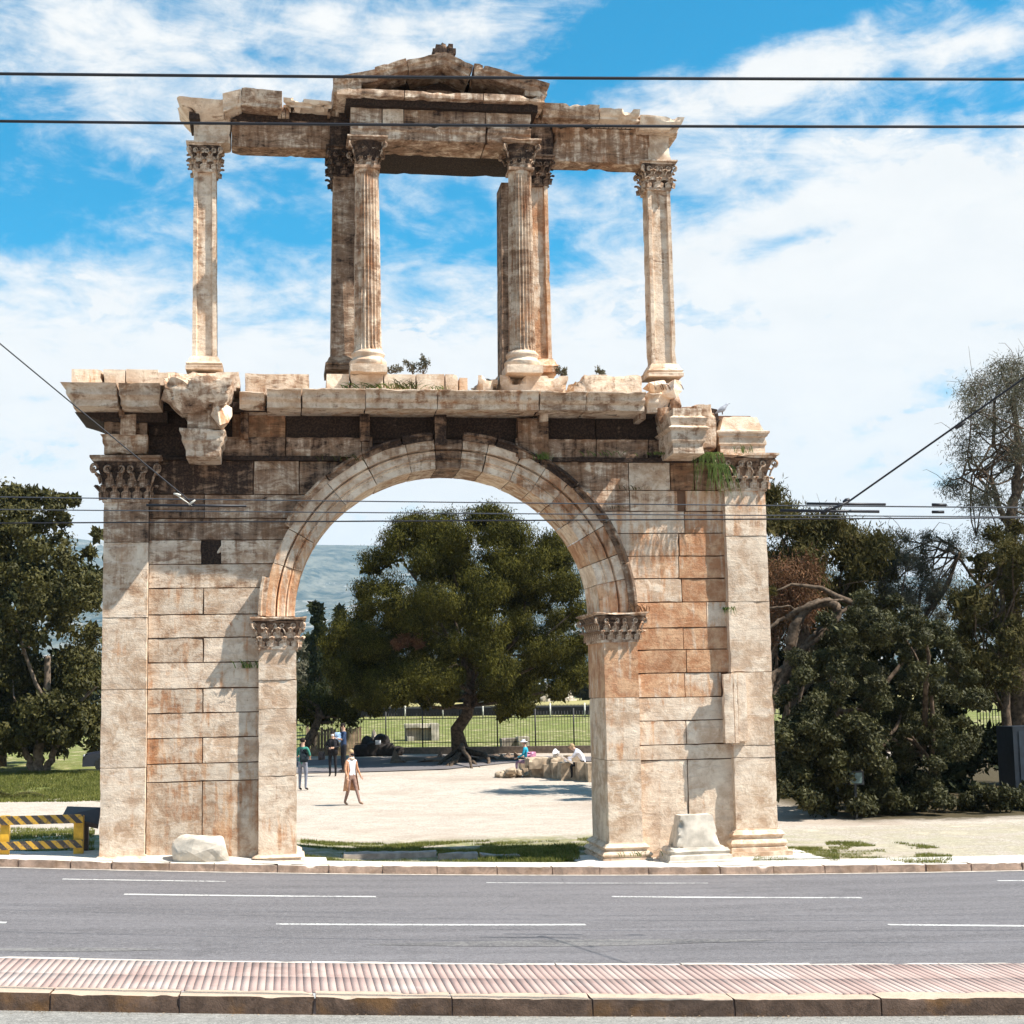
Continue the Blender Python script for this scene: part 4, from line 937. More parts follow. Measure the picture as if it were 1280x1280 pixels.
def pix_clumps(lst, Y0, rfrac=1., dspread=None, seed=0, n_sub=1):
    """clumps written as (px, py, radius px) at distance row Y0; each is given its own depth in the crown"""
    r = random.Random(seed); out = []
    for q in lst:
        px, py, rp = q[:3]; dy = q[3] if len(q) > 3 else r.uniform(-1, 1)*(dspread or 1.)
        Y = Y0+dy; X, Z = U(px, py, Y); k = (Y-CAM[1])/F; out.append((X, Y, Z, rp*k*rfrac, rp*k*rfrac, rp*k*rfrac*.8))
    return out
def limb(p0, p1, r0, r1, bend=.15, n=7, seed=0):
    r = np.random.default_rng(seed); p0, p1 = np.array(p0, float), np.array(p1, float); L_ = np.linalg.norm(p1-p0)
    t_ = np.linspace(0, 1, n)[:, None]; off = r.normal(size=3)*bend*L_; off2 = r.normal(size=(n, 3))*bend*.12*L_; off2[0] = off2[-1] = 0
    return p0+(p1-p0)*t_+np.sin(t_*np.pi)*off+off2, r0+(r1-r0)*np.linspace(0, 1, n)**.8
def P3(px, py, Y): X, Z = U(px, py, Y); return (X, Y, Z)
def twigs(anchors, root, r, n, seed, L_=.8, rr=.012):
    rg = np.random.default_rng(seed); out = []
    for a in anchors[:70]:
        for k in range(n):
            e = np.array(a)+rg.normal(size=3)*L_; out.append(limb(a, e, rr, rr*.35, .2, 4, int(rg.integers(1e6))))
    return out

# ------------------------------------------------------------------ main pine
gx, gy, gz = G(578, 949)
PT = empty('pine_tree', (gx, gy, gz), 'large dark green umbrella-like pine seen through the arch opening', 'tree')
Yp = gy
tl = [([P3(578, 955, Yp), P3(574, 930, Yp), P3(571, 912, Yp), P3(584, 893, Yp), P3(587, 870, Yp), P3(590, 830, Yp), P3(586, 780, Yp)], [.50, .34, .29, .26, .24, .2, .12])]
for k, a in enumerate(((545, 957), (556, 959), (600, 959), (610, 956), (590, 961), (566, 961))): tl.append(limb(P3(578, 938, Yp-.1), (lambda q: (q[0], q[1], q[2]-.05))(G(*a)), .16, .05, .05, 6, k))
tubes('trunk', tl, BARK, PT, 10)
def crown_from(outline_fn, n, seed, rmin, rmax):
    r = random.Random(seed); out = []
    while len(out) < n:
        px = r.uniform(outline_fn[0], outline_fn[1]); py = r.uniform(outline_fn[2], outline_fn[3]); 
        rp = r.uniform(rmin, rmax)
        if outline_fn[4](px, py, rp): out.append((px, py, rp))
    return out
EL = [(560, 700, 95, 62), (610, 680, 60, 45), (545, 755, 100, 60), (640, 740, 85, 70), (480, 800, 72, 48), (600, 810, 120, 60), (690, 795, 48, 55), (475, 845, 62, 38), (660, 845, 78, 32), (545, 850, 70, 36), (520, 665, 30, 22), (690, 690, 34, 34), (430, 815, 26, 22)]
def inpine(px, py, rp):
    return any(((px-a)/(c-rp*.6))**2+((py-b)/(d_-rp*.5))**2 < 1 for a, b, c, d_ in EL if c > rp and d_ > rp*.6)
cl = crown_from((405, 735, 635, 885, inpine), 88, 5, 15, 28)
r_ = random.Random(3); ccl = []
for px, py, rp in cl:
    dd = r_.uniform(-1, 1); half = 5.2*math.sqrt(max(.05, 1-((px-575)/175)**2)); ccl.append((px, py, rp, dd*half*(1 if r_.random() < .5 else -abs(dd)**-.5*.6 if False else 1)))
r_ = random.Random(77)
ccl += [(px, py, rp, -5.0*math.sqrt(max(.05, 1-((px-575)/185)**2))*r_.uniform(.75, 1.)) for px, py, rp in crown_from((405, 735, 640, 886, inpine), 62, 15, 13, 24)]
ccl += [(px, py, rp) + (-3.2,) for px, py, rp in ((505, 655, 14), (520, 652, 10), (560, 650, 14), (596, 645, 15), (612, 640, 12), (628, 648, 12), (640, 660, 14), (485, 690, 16), (465, 700, 14), (456, 735, 12), (458, 760, 12), (690, 675, 14), (705, 700, 14), (716, 730, 14), (722, 760, 12), (425, 790, 16), (412, 805, 10), (418, 835, 12), (430, 855, 12), (455, 872, 14), (470, 880, 10), (500, 868, 12), (640, 872, 14), (632, 885, 8), (655, 880, 12), (700, 860, 12), (722, 845, 12), (728, 800, 12), (610, 862, 10), (560, 868, 10), (535, 872, 8))]
pc = [(c[0], c[1], c[2], c[3]*1.12, c[4], c[5]*.74) for c in pix_clumps(ccl, Yp, 1.0, seed=2)]
leaves('crown', pc, PINE, PT, .115, .28, 1750, .74, .8, 1, tuft=9, face=.75)
core = [(c[0], c[1]+.7, c[2]-.3, c[3]*.85, c[4]*.8, c[5]*.8) for c in pc]
leaves('inner_foliage', core, PINE, PT, .26, .6, 170, .0, .2, 2)
lb = []
rg = random.Random(8)
for k in range(18):
    c = pc[rg.randrange(len(pc))]; s = rg.uniform(.15, .9); b0 = P3(588, 905-s*110, Yp); lb.append(limb(b0, c[:3], .11, .03, .08, 7, k))
tubes('limb', lb, BARK, PT, 6)
leaves('dead_needles', pix_clumps([(505, 802, 11, -3.9), (518, 798, 9, -3.9), (497, 806, 8, -3.9), (523, 806, 7, -3.9)], Yp), BROWN, PT, .2, .3, 260, .2, .5, 9)
gbox('root_mound', *[q for q in (gx-3.3, gx+3.1, gy-1.7, gy+1.6, gz-.25, gz+.12)], plain('brown_needle_litter', (.16, .11, .075), .95), PT, res=.3, chip=.5, big=.08, cw=1.2)

# ------------------------------------------------------------------ trees in general
def tree(name, label, base_px, Y0, trunk, clumps, leafmat, size, asp, per, rfrac=1., dsp=1.6, seed=0, group=None, barkm=BARK, up=.3, tuft=None, shell=.2, limbs=10, tr=.2, cat='tree', grav=0., twn=0, inner=True, crown='crown'):
    b = P3(*base_px, Y0); root = empty(name, (b[0], b[1], float(zg(b[0], b[1]))), label, cat, group)
    pc_ = pix_clumps(clumps, Y0, rfrac, dsp, seed)
    lst = []
    for path, ra in trunk:
        pts = [P3(a, b_, Y0+(dd[0] if dd else 0)) for a, b_, *dd in path]; pts = np.array(pts); g_ = float(zg(pts[0][0], pts[0][1]))
        if g_-.6 < pts[0][2]-.05 < 3.2 and pts[0][2] > g_-.05 and path[0][1] > 935: pts = np.vstack([[pts[0][0]*1.0, pts[0][1], g_-.1], pts])
        n = len(pts)
        t2 = np.linspace(0, n-1, n*4); pts = np.stack([np.interp(t2, range(n), pts[:, i]) for i in range(3)], 1); ra_ = np.linspace(ra[0], ra[1], len(pts)); pts[1:-1] += .02*np.random.default_rng(seed).normal(size=(len(pts)-2, 3)); lst.append((pts, ra_))
    if lst: tubes('trunk', lst, barkm, root, 9)
    if limbs and lst:
        rg = random.Random(seed); L2 = []; main = lst[0][0]
        for k in range(limbs):
            c = pc_[rg.randrange(len(pc_))]; pth = lst[rg.randrange(len(lst))][0]; s = pth[int(len(pth)*rg.uniform(.55, .99))-1]; L2.append(limb(s, c[:3], tr*.5, .02, .12, 7, seed+k))
        if twn: L2 += twigs([c[:3] for c in pc_], None, 0, twn, seed, .5)
        tubes('limb', L2, barkm, root, 5)
    if per: leaves(crown, pc_, leafmat, root, size, asp, per, shell, up, seed, tuft=tuft, grav=grav)
    if inner and per: leaves('inner_foliage', [(c[0], c[1]+.2, c[2], c[3]*.7, c[4]*.7, c[5]*.7) for c in pc_], leafmat, root, size*2.2, .6, max(8, per//9), 0., .1, seed+1)
    return root
def rc(n, x0, x1, y0, y1, ra, rb, seed, fn=None):
    r = random.Random(seed); out = []
    while len(out) < n:
        px, py = r.uniform(x0, x1), r.uniform(y0, y1)
        if fn is None or fn(px, py): out.append((px, py, r.uniform(ra, rb)))
    return out
# left broad-leaved tree
YL = G(50, 966)[1]
print('YL', YL)
inl = lambda px, py: py > 618+(max(0, px-62)*2.4 if px < 100 else 88)
tree('carob_tree', 'dense broad-leaved tree on the left lawn with several thick pale leaning trunks', (50, 968), YL,
     [([(50, 972), (47, 945), (50, 920), (58, 880), (60, 820)], (.24, .12)), ([(44, 970), (34, 945), (22, 925), (10, 912)], (.16, .10)), ([(55, 970), (65, 945), (74, 920), (95, 880)], (.17, .08))],
     rc(135, -60, 122, 612, 905, 14, 26, 7, inl)+[(60, 622, 11), (80, 625, 8), (94, 626, 6), (40, 618, 12), (20, 618, 12), (78, 650, 11), (122, 668, 5), (112, 690, 7), (118, 730, 10), (116, 790, 10), (114, 850, 10), (5, 930, 12), (104, 905, 12)],
     BROAD, .17, .5, 300, 1.1, 2.6, 3, barkm=BARKL, limbs=3)
tree('round_shrub', 'low dark shrub behind the leaning trunks on the left', (90, 945), 34., [], rc(40, -40, 124, 900, 935, 12, 20, 9), BROAD, .2, .5, 170, 1.2, 2., 4, cat='shrub', limbs=0, crown='foliage')
tree('background_evergreen', 'dark evergreen mass behind the broad-leaved tree at the left edge', (10, 950), 40., [([(0, 960), (0, 800)], (.3, .1))], rc(60, -120, 105, 700, 920, 20, 34, 19), CYP, .3, .5, 200, 1.2, 3., 5, limbs=4)
# cypresses and shrubs behind the pine, left gap
def cypress(px, pyt, pyb, wpx, Y0, label, seed):
    cl_ = []; n = 26; r = random.Random(seed)
    for i in range(n):
        s = i/(n-1); w_ = wpx*(min(1, s*2.3+.12))*(1 if s < .8 else 1-(s-.8)*1.2); cl_.append((px+r.uniform(-.2, .2)*wpx, pyt+(pyb-pyt)*s, max(3., w_*r.uniform(.75, 1.0)), r.uniform(-.6, .6)))
    return tree('cypress_tree', label, (px, pyb), Y0, [([(px, pyb+8), (px, pyt+20)], (.25, .05))], cl_, CYP, .22, .3, 330, 1.0, .6, seed, limbs=0, up=1.2)
cypress(397, 757, 895, 15, 62., 'tall slim dark cypress just right of the left arch pier', 31)
cypress(426, 762, 830, 7, 78., 'smaller thin cypress tip beside the pine crown', 32)
cypress(385, 800, 890, 11, 70., 'short cypress closest to the left arch pier', 33)
tree('small_pine', 'low bushy young pine with dark leaning trunk behind the people', (388, 925), 40., [([(380, 935), (392, 915), (400, 895), (396, 880)], (.24, .12))], [(385, 888, 15), (375, 892, 14), (400, 885, 13), (410, 892, 10), (425, 888, 9), (436, 896, 8), (395, 898, 11), (416, 880, 12), (372, 880, 12)], PINE, .2, .25, 500, 1.1, 1.4, 34, up=.9, tuft=12, limbs=5)
tree('olive_shrub', 'grey olive shrub with one bare pale curved branch', (420, 900), 66., [([(398, 872), (405, 862), (412, 858), (421, 853), (426, 848), (427, 854), (421, 859)], (.12, .05))], [(405, 868, 14), (425, 862, 16), (380, 850, 14), (440, 870, 14), (378, 815, 12), (376, 835, 12), (412, 845, 12)], GREYT, .28, .4, 260, 1.1, 1.5, 35, limbs=0, barkm=BARKL)
# far tree line behind the field
for i, (px, py, w_) in enumerate(((300, 845, 40), (372, 845, 30), (450, 842, 34), (520, 848, 36), (590, 846, 34), (640, 852, 30), (735, 850, 34), (790, 838, 40), (860, 832, 44), (930, 838, 44), (1010, 835, 44), (1090, 838, 44), (1170, 835, 44), (1250, 832, 44), (130, 850, 44), (40, 845, 50), (215, 850, 44))):
    cl_ = rc(16, px-w_, px+w_, py-12, 872, 12, 20, 50+i)
    if i == 6: cl_ = rc(14, 718, 765, 836, 872, 8, 13, 56)
    tree('distant_tree', ('dark bushy tree at the far edge of the field, ' + ('behind the left pier', 'left of the cypress', 'behind the small pine', 'left of the pine trunk', 'behind the pine trunk', 'left of the ruined column', 'right of the ruined column', 'hidden behind right pier', 'behind the right pier', 'at the right pier edge', 'behind the contorted trunk', 'behind the glossy shrub', 'right of the glossy shrub', 'at the right picture edge', 'left of the arch', 'at the left picture edge', 'behind the left wall')[i]), (px, 876), 150., [([(px, 880), (px, 850)], (.4, .2))], cl_, CYP if i % 3 else BROAD, .9, .55, 110, 1.1, 5., 70+i, group='trees at the far edge of the field', limbs=0, tr=.3)

# ------------------------------------------------------------------ right side vegetation
YR = 12.
tree('right_pine', 'tall olive green pine directly right of the arch with russet dead twigs', (1010, 1000), 16.,
     [([(960, 1010), (968, 960), (985, 900), (1000, 820), (1020, 720)], (.32, .12))],
     rc(64, 945, 1120, 655, 800, 13, 24, 12, lambda a, b: b > 648+abs(a-985)*.18)+[(960, 655, 14), (975, 650, 14), (985, 640, 9), (1000, 660, 16), (1030, 668, 15), (1045, 655, 9), (1060, 672, 14), (955, 700, 14), (963, 628, 6), (968, 618, 5), (1080, 680, 14), (1100, 690, 12)],
     OLIVE, .15, .25, 520, 1.1, 1.8, 13, up=.8, tuft=12, limbs=14, inner=True, twn=1)
tree('russet_conifer', 'dry russet brown conifer sprays against the right arch edge', (975, 960), 14., [([(962, 1000), (965, 850)], (.12, .06))], rc(16, 955, 1010, 705, 790, 9, 15, 15), BROWN, .16, .2, 420, 1.1, 1., 16, up=-.6, tuft=10, limbs=6, inner=False)
tree('gnarled_tree', 'bare gnarled tree with thick looping limb right of the arch', (975, 900), 11.,
     [([(950, 900), (975, 860), (985, 830), (988, 800), (996, 775), (1010, 758), (1030, 752), (1046, 758), (1048, 768), (1040, 782), (1020, 800), (1000, 815)], (.17, .09)),
      ([(948, 870), (968, 845), (990, 828), (1010, 800), (1020, 790)], (.13, .06)), ([(955, 790), (975, 776), (985, 770), (1000, 785)], (.06, .04)), ([(1046, 768), (1060, 762), (1075, 748)], (.05, .02)),
      ([(1000, 850), (1030, 820), (1035, 805)], (.09, .05)), ([(958, 760), (990, 758), (1000, 770), (1012, 800)], (.03, .02)), ([(940, 1010), (950, 950), (948, 900)], (.2, .17))],
     [(965, 740, 8), (1075, 750, 8)], OLIVE, .12, .3, 160, 1., .5, 17, limbs=4, inner=False)
gl = lambda a, b: ((a-1105)/(125+9*math.sin(b*.11)))**2+((b-890)/(138+12*math.sin(a*.13)))**2 < 1
tree('glossy_shrub', 'big rounded shrub with shiny broad leaves right of the arch', (1110, 1010), 9.5,
     [([(1110, 1012), (1100, 960), (1090, 900)], (.12, .05)), ([(1170, 1010), (1165, 970), (1150, 930)], (.05, .03)), ([(1060, 1010), (1052, 930), (1050, 880)], (.10, .05))],
     rc(170, 975, 1238, 748, 985, 7, 18, 21, gl)+[(1120, 752, 10), (1140, 765, 12), (1165, 785, 12), (1190, 810, 12), (1215, 845, 12), (1228, 880, 10), (1085, 765, 10), (1060, 790, 12), (1030, 820, 12), (1000, 850, 12)],
     BROADR, .085, .45, 480, 1.1, 1.9, 22, cat='shrub', limbs=14, crown='foliage')
tree('shade_shrub', 'dark shrub filling the shade beside the right pier base', (1000, 1010), 8.2, [], rc(64, 968, 1100, 900, 1008, 11, 19, 24, lambda a, b: not (1055 < a < 1088 and 955 < b < 990)), BROADR, .12, .45, 250, 1.1, .9, 25, cat='shrub', limbs=0, crown='foliage')
tree('trimmed_hedge', 'low clipped hedge along the gravel at the right', (1190, 1015), 8.6, [], rc(90, 1085, 1420, 988, 1012, 9, 13, 26), BROADR, .09, .5, 240, 1.1, .7, 27, cat='hedge', limbs=0, crown='foliage')
tree('dark_thicket', 'dark thicket behind the glossy shrub', (1150, 990), 17., [], rc(110, 945, 1300, 800, 990, 20, 32, 28, lambda a, b: not (1215 < a < 1265 and 868 < b < 925)), CYP, .22, .5, 200, 1.1, 1.5, 29, cat='thicket', limbs=0, crown='foliage')
# bare weeping tree
YW = 15.
wc = rc(34, 1192, 1345, 455, 690, 14, 26, 66, lambda a, b: a > 1200+abs(b-560)*.12)+[(1235, 500, 26), (1262, 480, 24), (1222, 540, 24), (1265, 530, 24), (1290, 500, 30), (1215, 570, 20), (1250, 580, 22), (1290, 570, 26), (1205, 600, 16), (1240, 620, 20), (1280, 630, 24), (1248, 465, 14), (1270, 455, 12), (1190, 610, 12), (1225, 480, 12), (1320, 540, 40), (1330, 620, 40), (1330, 470, 30)]
tree('weeping_tree', 'tall nearly leafless tree with fine drooping grey twigs at the right edge', (1265, 960), YW,
     [([(1275, 960), (1270, 800), (1262, 700), (1262, 655), (1268, 620), (1274, 580), (1270, 530), (1266, 495)], (.3, .06)), ([(1262, 660), (1250, 640), (1240, 600), (1225, 585), (1205, 590)], (.11, .03)), ([(1268, 620), (1285, 590), (1300, 560)], (.12, .05)), ([(1270, 570), (1250, 555), (1235, 560)], (.06, .02)), ([(1262, 655), (1235, 610), (1215, 590), (1190, 600)], (.06, .02))],
     wc, GREYT, .11, .2, 620, 1.35, 1.6, 37, limbs=30, tr=.08, inner=False, twn=8, grav=1.0, up=0, shell=.25, tuft=9)
tree('dry_tamarisk', 'sparse grey-brown twiggy tree between the pine and the weeping tree', (1140, 960), 17., [([(1130, 960), (1140, 820), (1150, 740)], (.16, .05)), ([(1150, 780), (1185, 730), (1200, 690), (1170, 670)], (.07, .03)), ([(1230, 740), (1200, 700), (1185, 680)], (.06, .02))],
     rc(40, 1085, 1200, 668, 790, 12, 22, 38, lambda a, b: b > 650+abs(a-1150)*.4), GREYT, .10, .22, 700, 1.1, 1.4, 39, limbs=20, tr=.07, inner=False, twn=5, up=.2, shell=.0)
tree('edge_pine', 'dark pine with bare brown inner twigs at the right picture edge', (1265, 980), 13.5, [([(1262, 990), (1258, 900), (1255, 800), (1250, 700)], (.22, .07))],
     rc(60, 1195, 1340, 690, 860, 14, 24, 40, lambda a, b: b > 700+(1250-a)*.6 or a > 1235)+[(1262, 685, 18), (1245, 668, 14), (1275, 660, 16), (1230, 700, 14)], OLIVE, .14, .22, 330, 1.1, 1.5, 41, up=.5, tuft=12, limbs=18, tr=.09, twn=2)

# ------------------------------------------------------------------ hill and haze
def hill(name, pts, Y0, depth, label=None):
    nx, ny = 220, 46; xs_ = np.linspace(-6500, 6500, nx); V = []
    HX = [U(a, b, Y0)[0] for a, b in pts]; HZ = [U(a, b, Y0)[1] for a, b in pts]
    for j in range(ny):
        s = j/(ny-1); X = xs_; h = np.interp(X, HX, HZ); Y = Y0-depth*(1-s)
        nz_ = fbm(np.stack([X*.0016, np.full(nx, Y*.0016), np.zeros(nx)], 1), 8, 5); rid = 1-np.abs(fbm(np.stack([X*.0028, np.full(nx, Y*.001), np.zeros(nx)], 1), 21, 4))
        z = h*(s**.85)*(1+.10*(1-s)*nz_*4*s)-55*rid*s*(1-s)*3+6*nz_*s
        V.append(np.stack([X, np.full(nx, Y)+120*nz_*(1-s), z-2], 1))
    V = np.concatenate(V); i, j = np.meshgrid(np.arange(nx-1), np.arange(ny-1)); a = (j*nx+i).ravel()
    o = link(name, mesh(name, V, np.stack([a, a+1, a+nx+1, a+nx], 1), True, None), HILL); o['kind'] = 'structure'
hill('hill', [(-1500, 700), (-600, 650), (0, 660), (75, 669), (135, 677), (380, 682), (480, 683), (560, 688), (700, 686), (760, 690), (1100, 720), (1500, 735), (2600, 760)], 5200., 2400.)
hz = bpy.data.materials.new('air'); hz.use_nodes = True; hz.node_tree.nodes.clear()
pv_ = hz.node_tree.nodes.new('ShaderNodeVolumePrincipled'); pv_.inputs['Color'].default_value = (.52, .78, 1.0, 1); pv_.inputs['Density'].default_value = 0.75e-4; pv_.inputs['Anisotropy'].default_value = .0
ho = hz.node_tree.nodes.new('ShaderNodeOutputMaterial'); hz.node_tree.links.new(pv_.outputs[0], ho.inputs['Volume'])
hb = box('haze', -6900, 6900, -3100, 5900, -12, 640, hz); hb['kind'] = 'stuff'

# ------------------------------------------------------------------ park furniture behind the arch
# iron fence
def fpt(px, py): return G(px, py)
fa = np.array(fpt(372, 944)); fb = np.array(fpt(756, 941)); 
FEN = empty('iron_fence', tuple(fa), 'black iron picket fence behind the pine on a low stone curb', 'fence')
FW_ = plain('fence_low_wall', (.23, .18, .14), .9)
dv = (fb-fa); Lf = float(np.hypot(dv[0], dv[1])); ux = dv/Lf
gb = gbox('low_wall', 0, 1, 0, 1, 0, 1, FW_, FEN, res=1, chip=0, rough=0, warp=lambda p, u: np.stack([fa[0]-2*ux[0]+(dv[0]+22*ux[0])*u[:, 0], fa[1]-2*ux[1]+(dv[1]+22*ux[1])*u[:, 0]+.3*(u[:, 1]-.5), .55*0+fa[2]-.3+.62*u[:, 2]], 1))
pk = None; ztop = fa[2]+.3+1.62
n = int((Lf+16)/.14)
for i in range(n):
    p = fa+ux*(i*.14-1.0)
    if i > 290: break
    big_ = i % 13 == 0
    if pk is None:
        pk = box('picket', -.009, .009, -.009, .009, fa[2]+.3, ztop, IRON); pm = pk.data; bpy.data.objects.remove(pk); pk = pm
        pstm = box('fence_post', -.03, .03, -.03, .03, fa[2]+.25, ztop+.12, IRON); q = pstm.data; bpy.data.objects.remove(pstm); pstm = q
    o = link('fence_post' if big_ else 'picket', pstm if big_ else pk, None, FEN); o.location = (p[0], p[1], 0)
for zz2 in (.42, 1.55):
    p0, p1 = fa-ux*2, fa+ux*min(Lf+16, 41); box_ = tubes('rail', [([(p0[0], p0[1], fa[2]+zz2+.3-.2), (p1[0], p1[1], fa[2]+zz2+.1)], .018)], IRON, FEN, 4)
# dark low wire fence with pale posts in the field
hd = empty('field_fence', tuple(fpt(560, 896)), 'dark low spiked fence line with pale posts across the field', 'fence')
pa, pb = np.array(G(330, 899)), np.array(G(770, 893))
link('mesh_panel', mesh('mesh_panel', [(pa[0], pa[1], pa[2]-.1), (pb[0], pb[1], pb[2]-.1), (pb[0], pb[1], pb[2]+.62), (pa[0], pa[1], pa[2]+.62), (pa[0], pa[1]+.4, pa[2]-.1), (pb[0], pb[1]+.4, pb[2]-.1), (pb[0], pb[1]+.4, pb[2]+.62), (pa[0], pa[1]+.4, pa[2]+.62)], [(0, 1, 2, 3), (7, 6, 5, 4), (3, 2, 6, 7)], False), plain('dark_wire_mesh', (.012, .010, .009), .9), hd)
PALE = plain('pale_post', (.55, .52, .45), .8)
for px in (418, 433, 506, 553, 603, 644, 687, 730):
    q = np.array(G(px, 897)); box('post', q[0]-.05, q[0]+.05, q[1]-.4, q[1]-.3, q[2]-.1, q[2]+1.1, PALE, hd)
V = []; Fc = []
for i in range(260):
    s = i/259; c = pa+(pb-pa)*s; k = len(V); V += [(c[0]-.09, c[1], c[2]+.60), (c[0]+.09, c[1], c[2]+.60), (c[0], c[1]+.05, c[2]+.86)]; Fc.append((k, k+1, k+2))
sp_ = link('spike_row', mesh('spike_row', V, Fc, False), IRON, hd); sp_['kind'] = 'stuff'
# ancient blocks in the field
STN = plain('pale_ancient_block', (.50, .43, .34), .9, .2, .3, 3.)
STD = plain('shade_grey_ancient_block', (.24, .20, .16), .9, .2, .3, 3.)  # darker copy of the pale block stone, shade put into its colour
def ablock(px0, px1, pyt, pyb, Y, dep, mat, label, name='marble_block', color=None, hollow=False):
    q = G((px0+px1)/2, pyb); Y = q[1]; a = U(px0, pyb, Y)[0]; b = U(px1, pyb, Y)[0]; z1 = U(px0, pyt, Y)[1]; z0 = q[2]-.05
    root = empty(name, (q[0], Y, q[2]), label, 'stone block')
    if hollow:
        gbox('slab', b-.45, b, Y, Y+dep, z0, z1, mat, root, res=.15, chip=.05); gbox('slab', a, b-.46, Y+.1, Y+dep, z1-.25, z1-.01, mat, root, res=.15, chip=.05); gbox('recess', a+.05, b-.46, Y+.35, Y+dep, z0, z1-.26, STD, root, res=.2)
        gbox('slab', a+.1, a+.5, Y-.2, Y+.3, z0, z0+.3, mat, root, res=.15, chip=.05)
    else: gbox('stone', a, b, Y, Y+dep, z0, z1, mat, root, res=.15, chip=.08, big=.03)
    return root
ablock(507, 549, 905, 926, 50, 1.4, STN, 'large hollow pale marble block in the field behind the fence, left of pine trunk', hollow=True)
ablock(627, 648, 923, 936, 50, .9, STD, 'shade-painted grey block on the grass behind the fence right of the pine trunk')
ablock(648, 662, 921, 936, 50, .9, STN, 'pale sunlit-toned block abutting the shade-painted block behind the fence')
# big stone in front of fence left plus dark heap
q = G(470, 944); s1 = rock('standing_stone', (q[0], q[1], q[2]+.6), (.3, .25, .75), STN, None, None, 5); tag(s1, 'pointed pale stone standing against dark heap left of pine trunk', 'stone')
q = G(455, 946); hm_ = plain('black_sheeting', (.03, .025, .022), .8, .2); s2 = empty('covered_heap', (q[0]+.6, q[1], q[2]), 'low dark heap of covered bags in front of the iron fence', 'heap')
for k_, (u_, v_, w_, h_) in enumerate(((-.1, 0, .45, .38), (.45, .1, .5, .5), (1.0, 0, .5, .42), (1.5, .05, .4, .3), (.75, .3, .5, .7), (.2, .3, .4, .62))): rock('bag', (q[0]+u_, q[1]+v_, q[2]+h_*.6), (w_, .35, h_), hm_, s2, None, 60+k_, 26, .1, .04)
bm_ = box('paper_notice', q[0]+.5, q[0]+.75, q[1]-.42, q[1]-.40, q[2]+.55, q[2]+.75, plain('white_sheet', (.75, .78, .85), .6)); tag(bm_, 'small white sheet on the dark covered heap', 'notice')
# wooden barrier of vertical planks
WD = plain('weathered_planks', (.33, .24, .16), .85, .2, .35, 5.)
q0, q1 = np.array(G(384, 946)), np.array(G(452, 943)); pf = empty('plank_fence', tuple(q0), 'weathered wooden plank hoarding behind the standing people', 'fence')
for i in range(17):
    c = q0+(q1-q0)*(i/17.); dxp = (q1-q0)[0]/17; hh = 1.28+.05*math.sin(i*2.1)-(.15 if i in (3, 9) else 0)
    gbox('plank', c[0]+.01, c[0]+dxp-.01, c[1]-.03, c[1]+.03, c[2]-.05, c[2]+hh, WD, pf, res=.4, chip=.01, rough=.004, maxn=6)
gbox('post', q0[0]-.05, q0[0]+.07, q0[1]-.12, q0[1]-.02, q0[2]-.05, q0[2]+1.5, WD, pf, res=.4, chip=.01)
gbox('post', q0[0]+.35, q0[0]+.46, q0[1]-.12, q0[1]-.02, q0[2]-.05, q0[2]+1.45, WD, pf, res=.4, chip=.01)
# shaded asphalt path behind the people
V = [np.array(G(*p)) for p in ((340, 952), (560, 945), (800, 947), (800, 951), (640, 954), (560, 962), (470, 965), (340, 968))]
pth = link('park_path', mesh('park_path', [(v[0], v[1], v[2]+.03) for v in V], [tuple(range(8))], False), asphalt('path_asphalt', (.15, .135, .135), (.2, .19, .19))); pth['kind'] = 'structure'
# ruined column base
q = G(705, 876); cb = empty('ruined_column', q, 'stump of a fluted temple column on a moulded base in the far field', 'column')
kk = (q[1]-CAM[1])/F; N = 24*4; a = np.arange(N)/N*2*np.pi; rings = []
for s in np.linspace(0, 1, 8):
    r = 9.5*kk*(1-.06*s)*(1-.06*np.abs(np.sin(a*12))); rings.append(np.stack([q[0]+r*np.cos(a), q[1]+r*np.sin(a), np.full(N, q[2]+(6+24*s)*kk)], 1))
loft('shaft', rings, STN, cb); rings = []
for z_, r_2 in ((0, 16), (1.8, 16), (1.9, 13), (3.2, 13.6), (4.2, 11.6), (5.2, 12), (6.2, 10.4)): rings.append(np.stack([q[0]+r_2*kk*np.cos(a), q[1]+r_2*kk*np.sin(a), np.full(N, q[2]+z_*kk)], 1))
loft('base', rings, STN, cb)
for i, (px, py, w_, lb_) in enumerate(((671, 875, 3.5, 'small white marble fragment left of the ruined column'), (683, 876, 6, 'white marble fragment touching the ruined column base'), (687, 858, 4, 'broken white column drum behind the marble fragments'))):
    q2 = G(px, 877); o = gbox('marble_fragment', q2[0]-w_*kk, q2[0]+w_*kk, q2[1]-w_*kk, q2[1]+w_*kk, q2[2]-.1, q2[2]+(w_*1.0 if i < 2 else 20)*kk, STN, None, res=.25, chip=.2, big=.1, cw=.3); tag(o, lb_, 'stone')
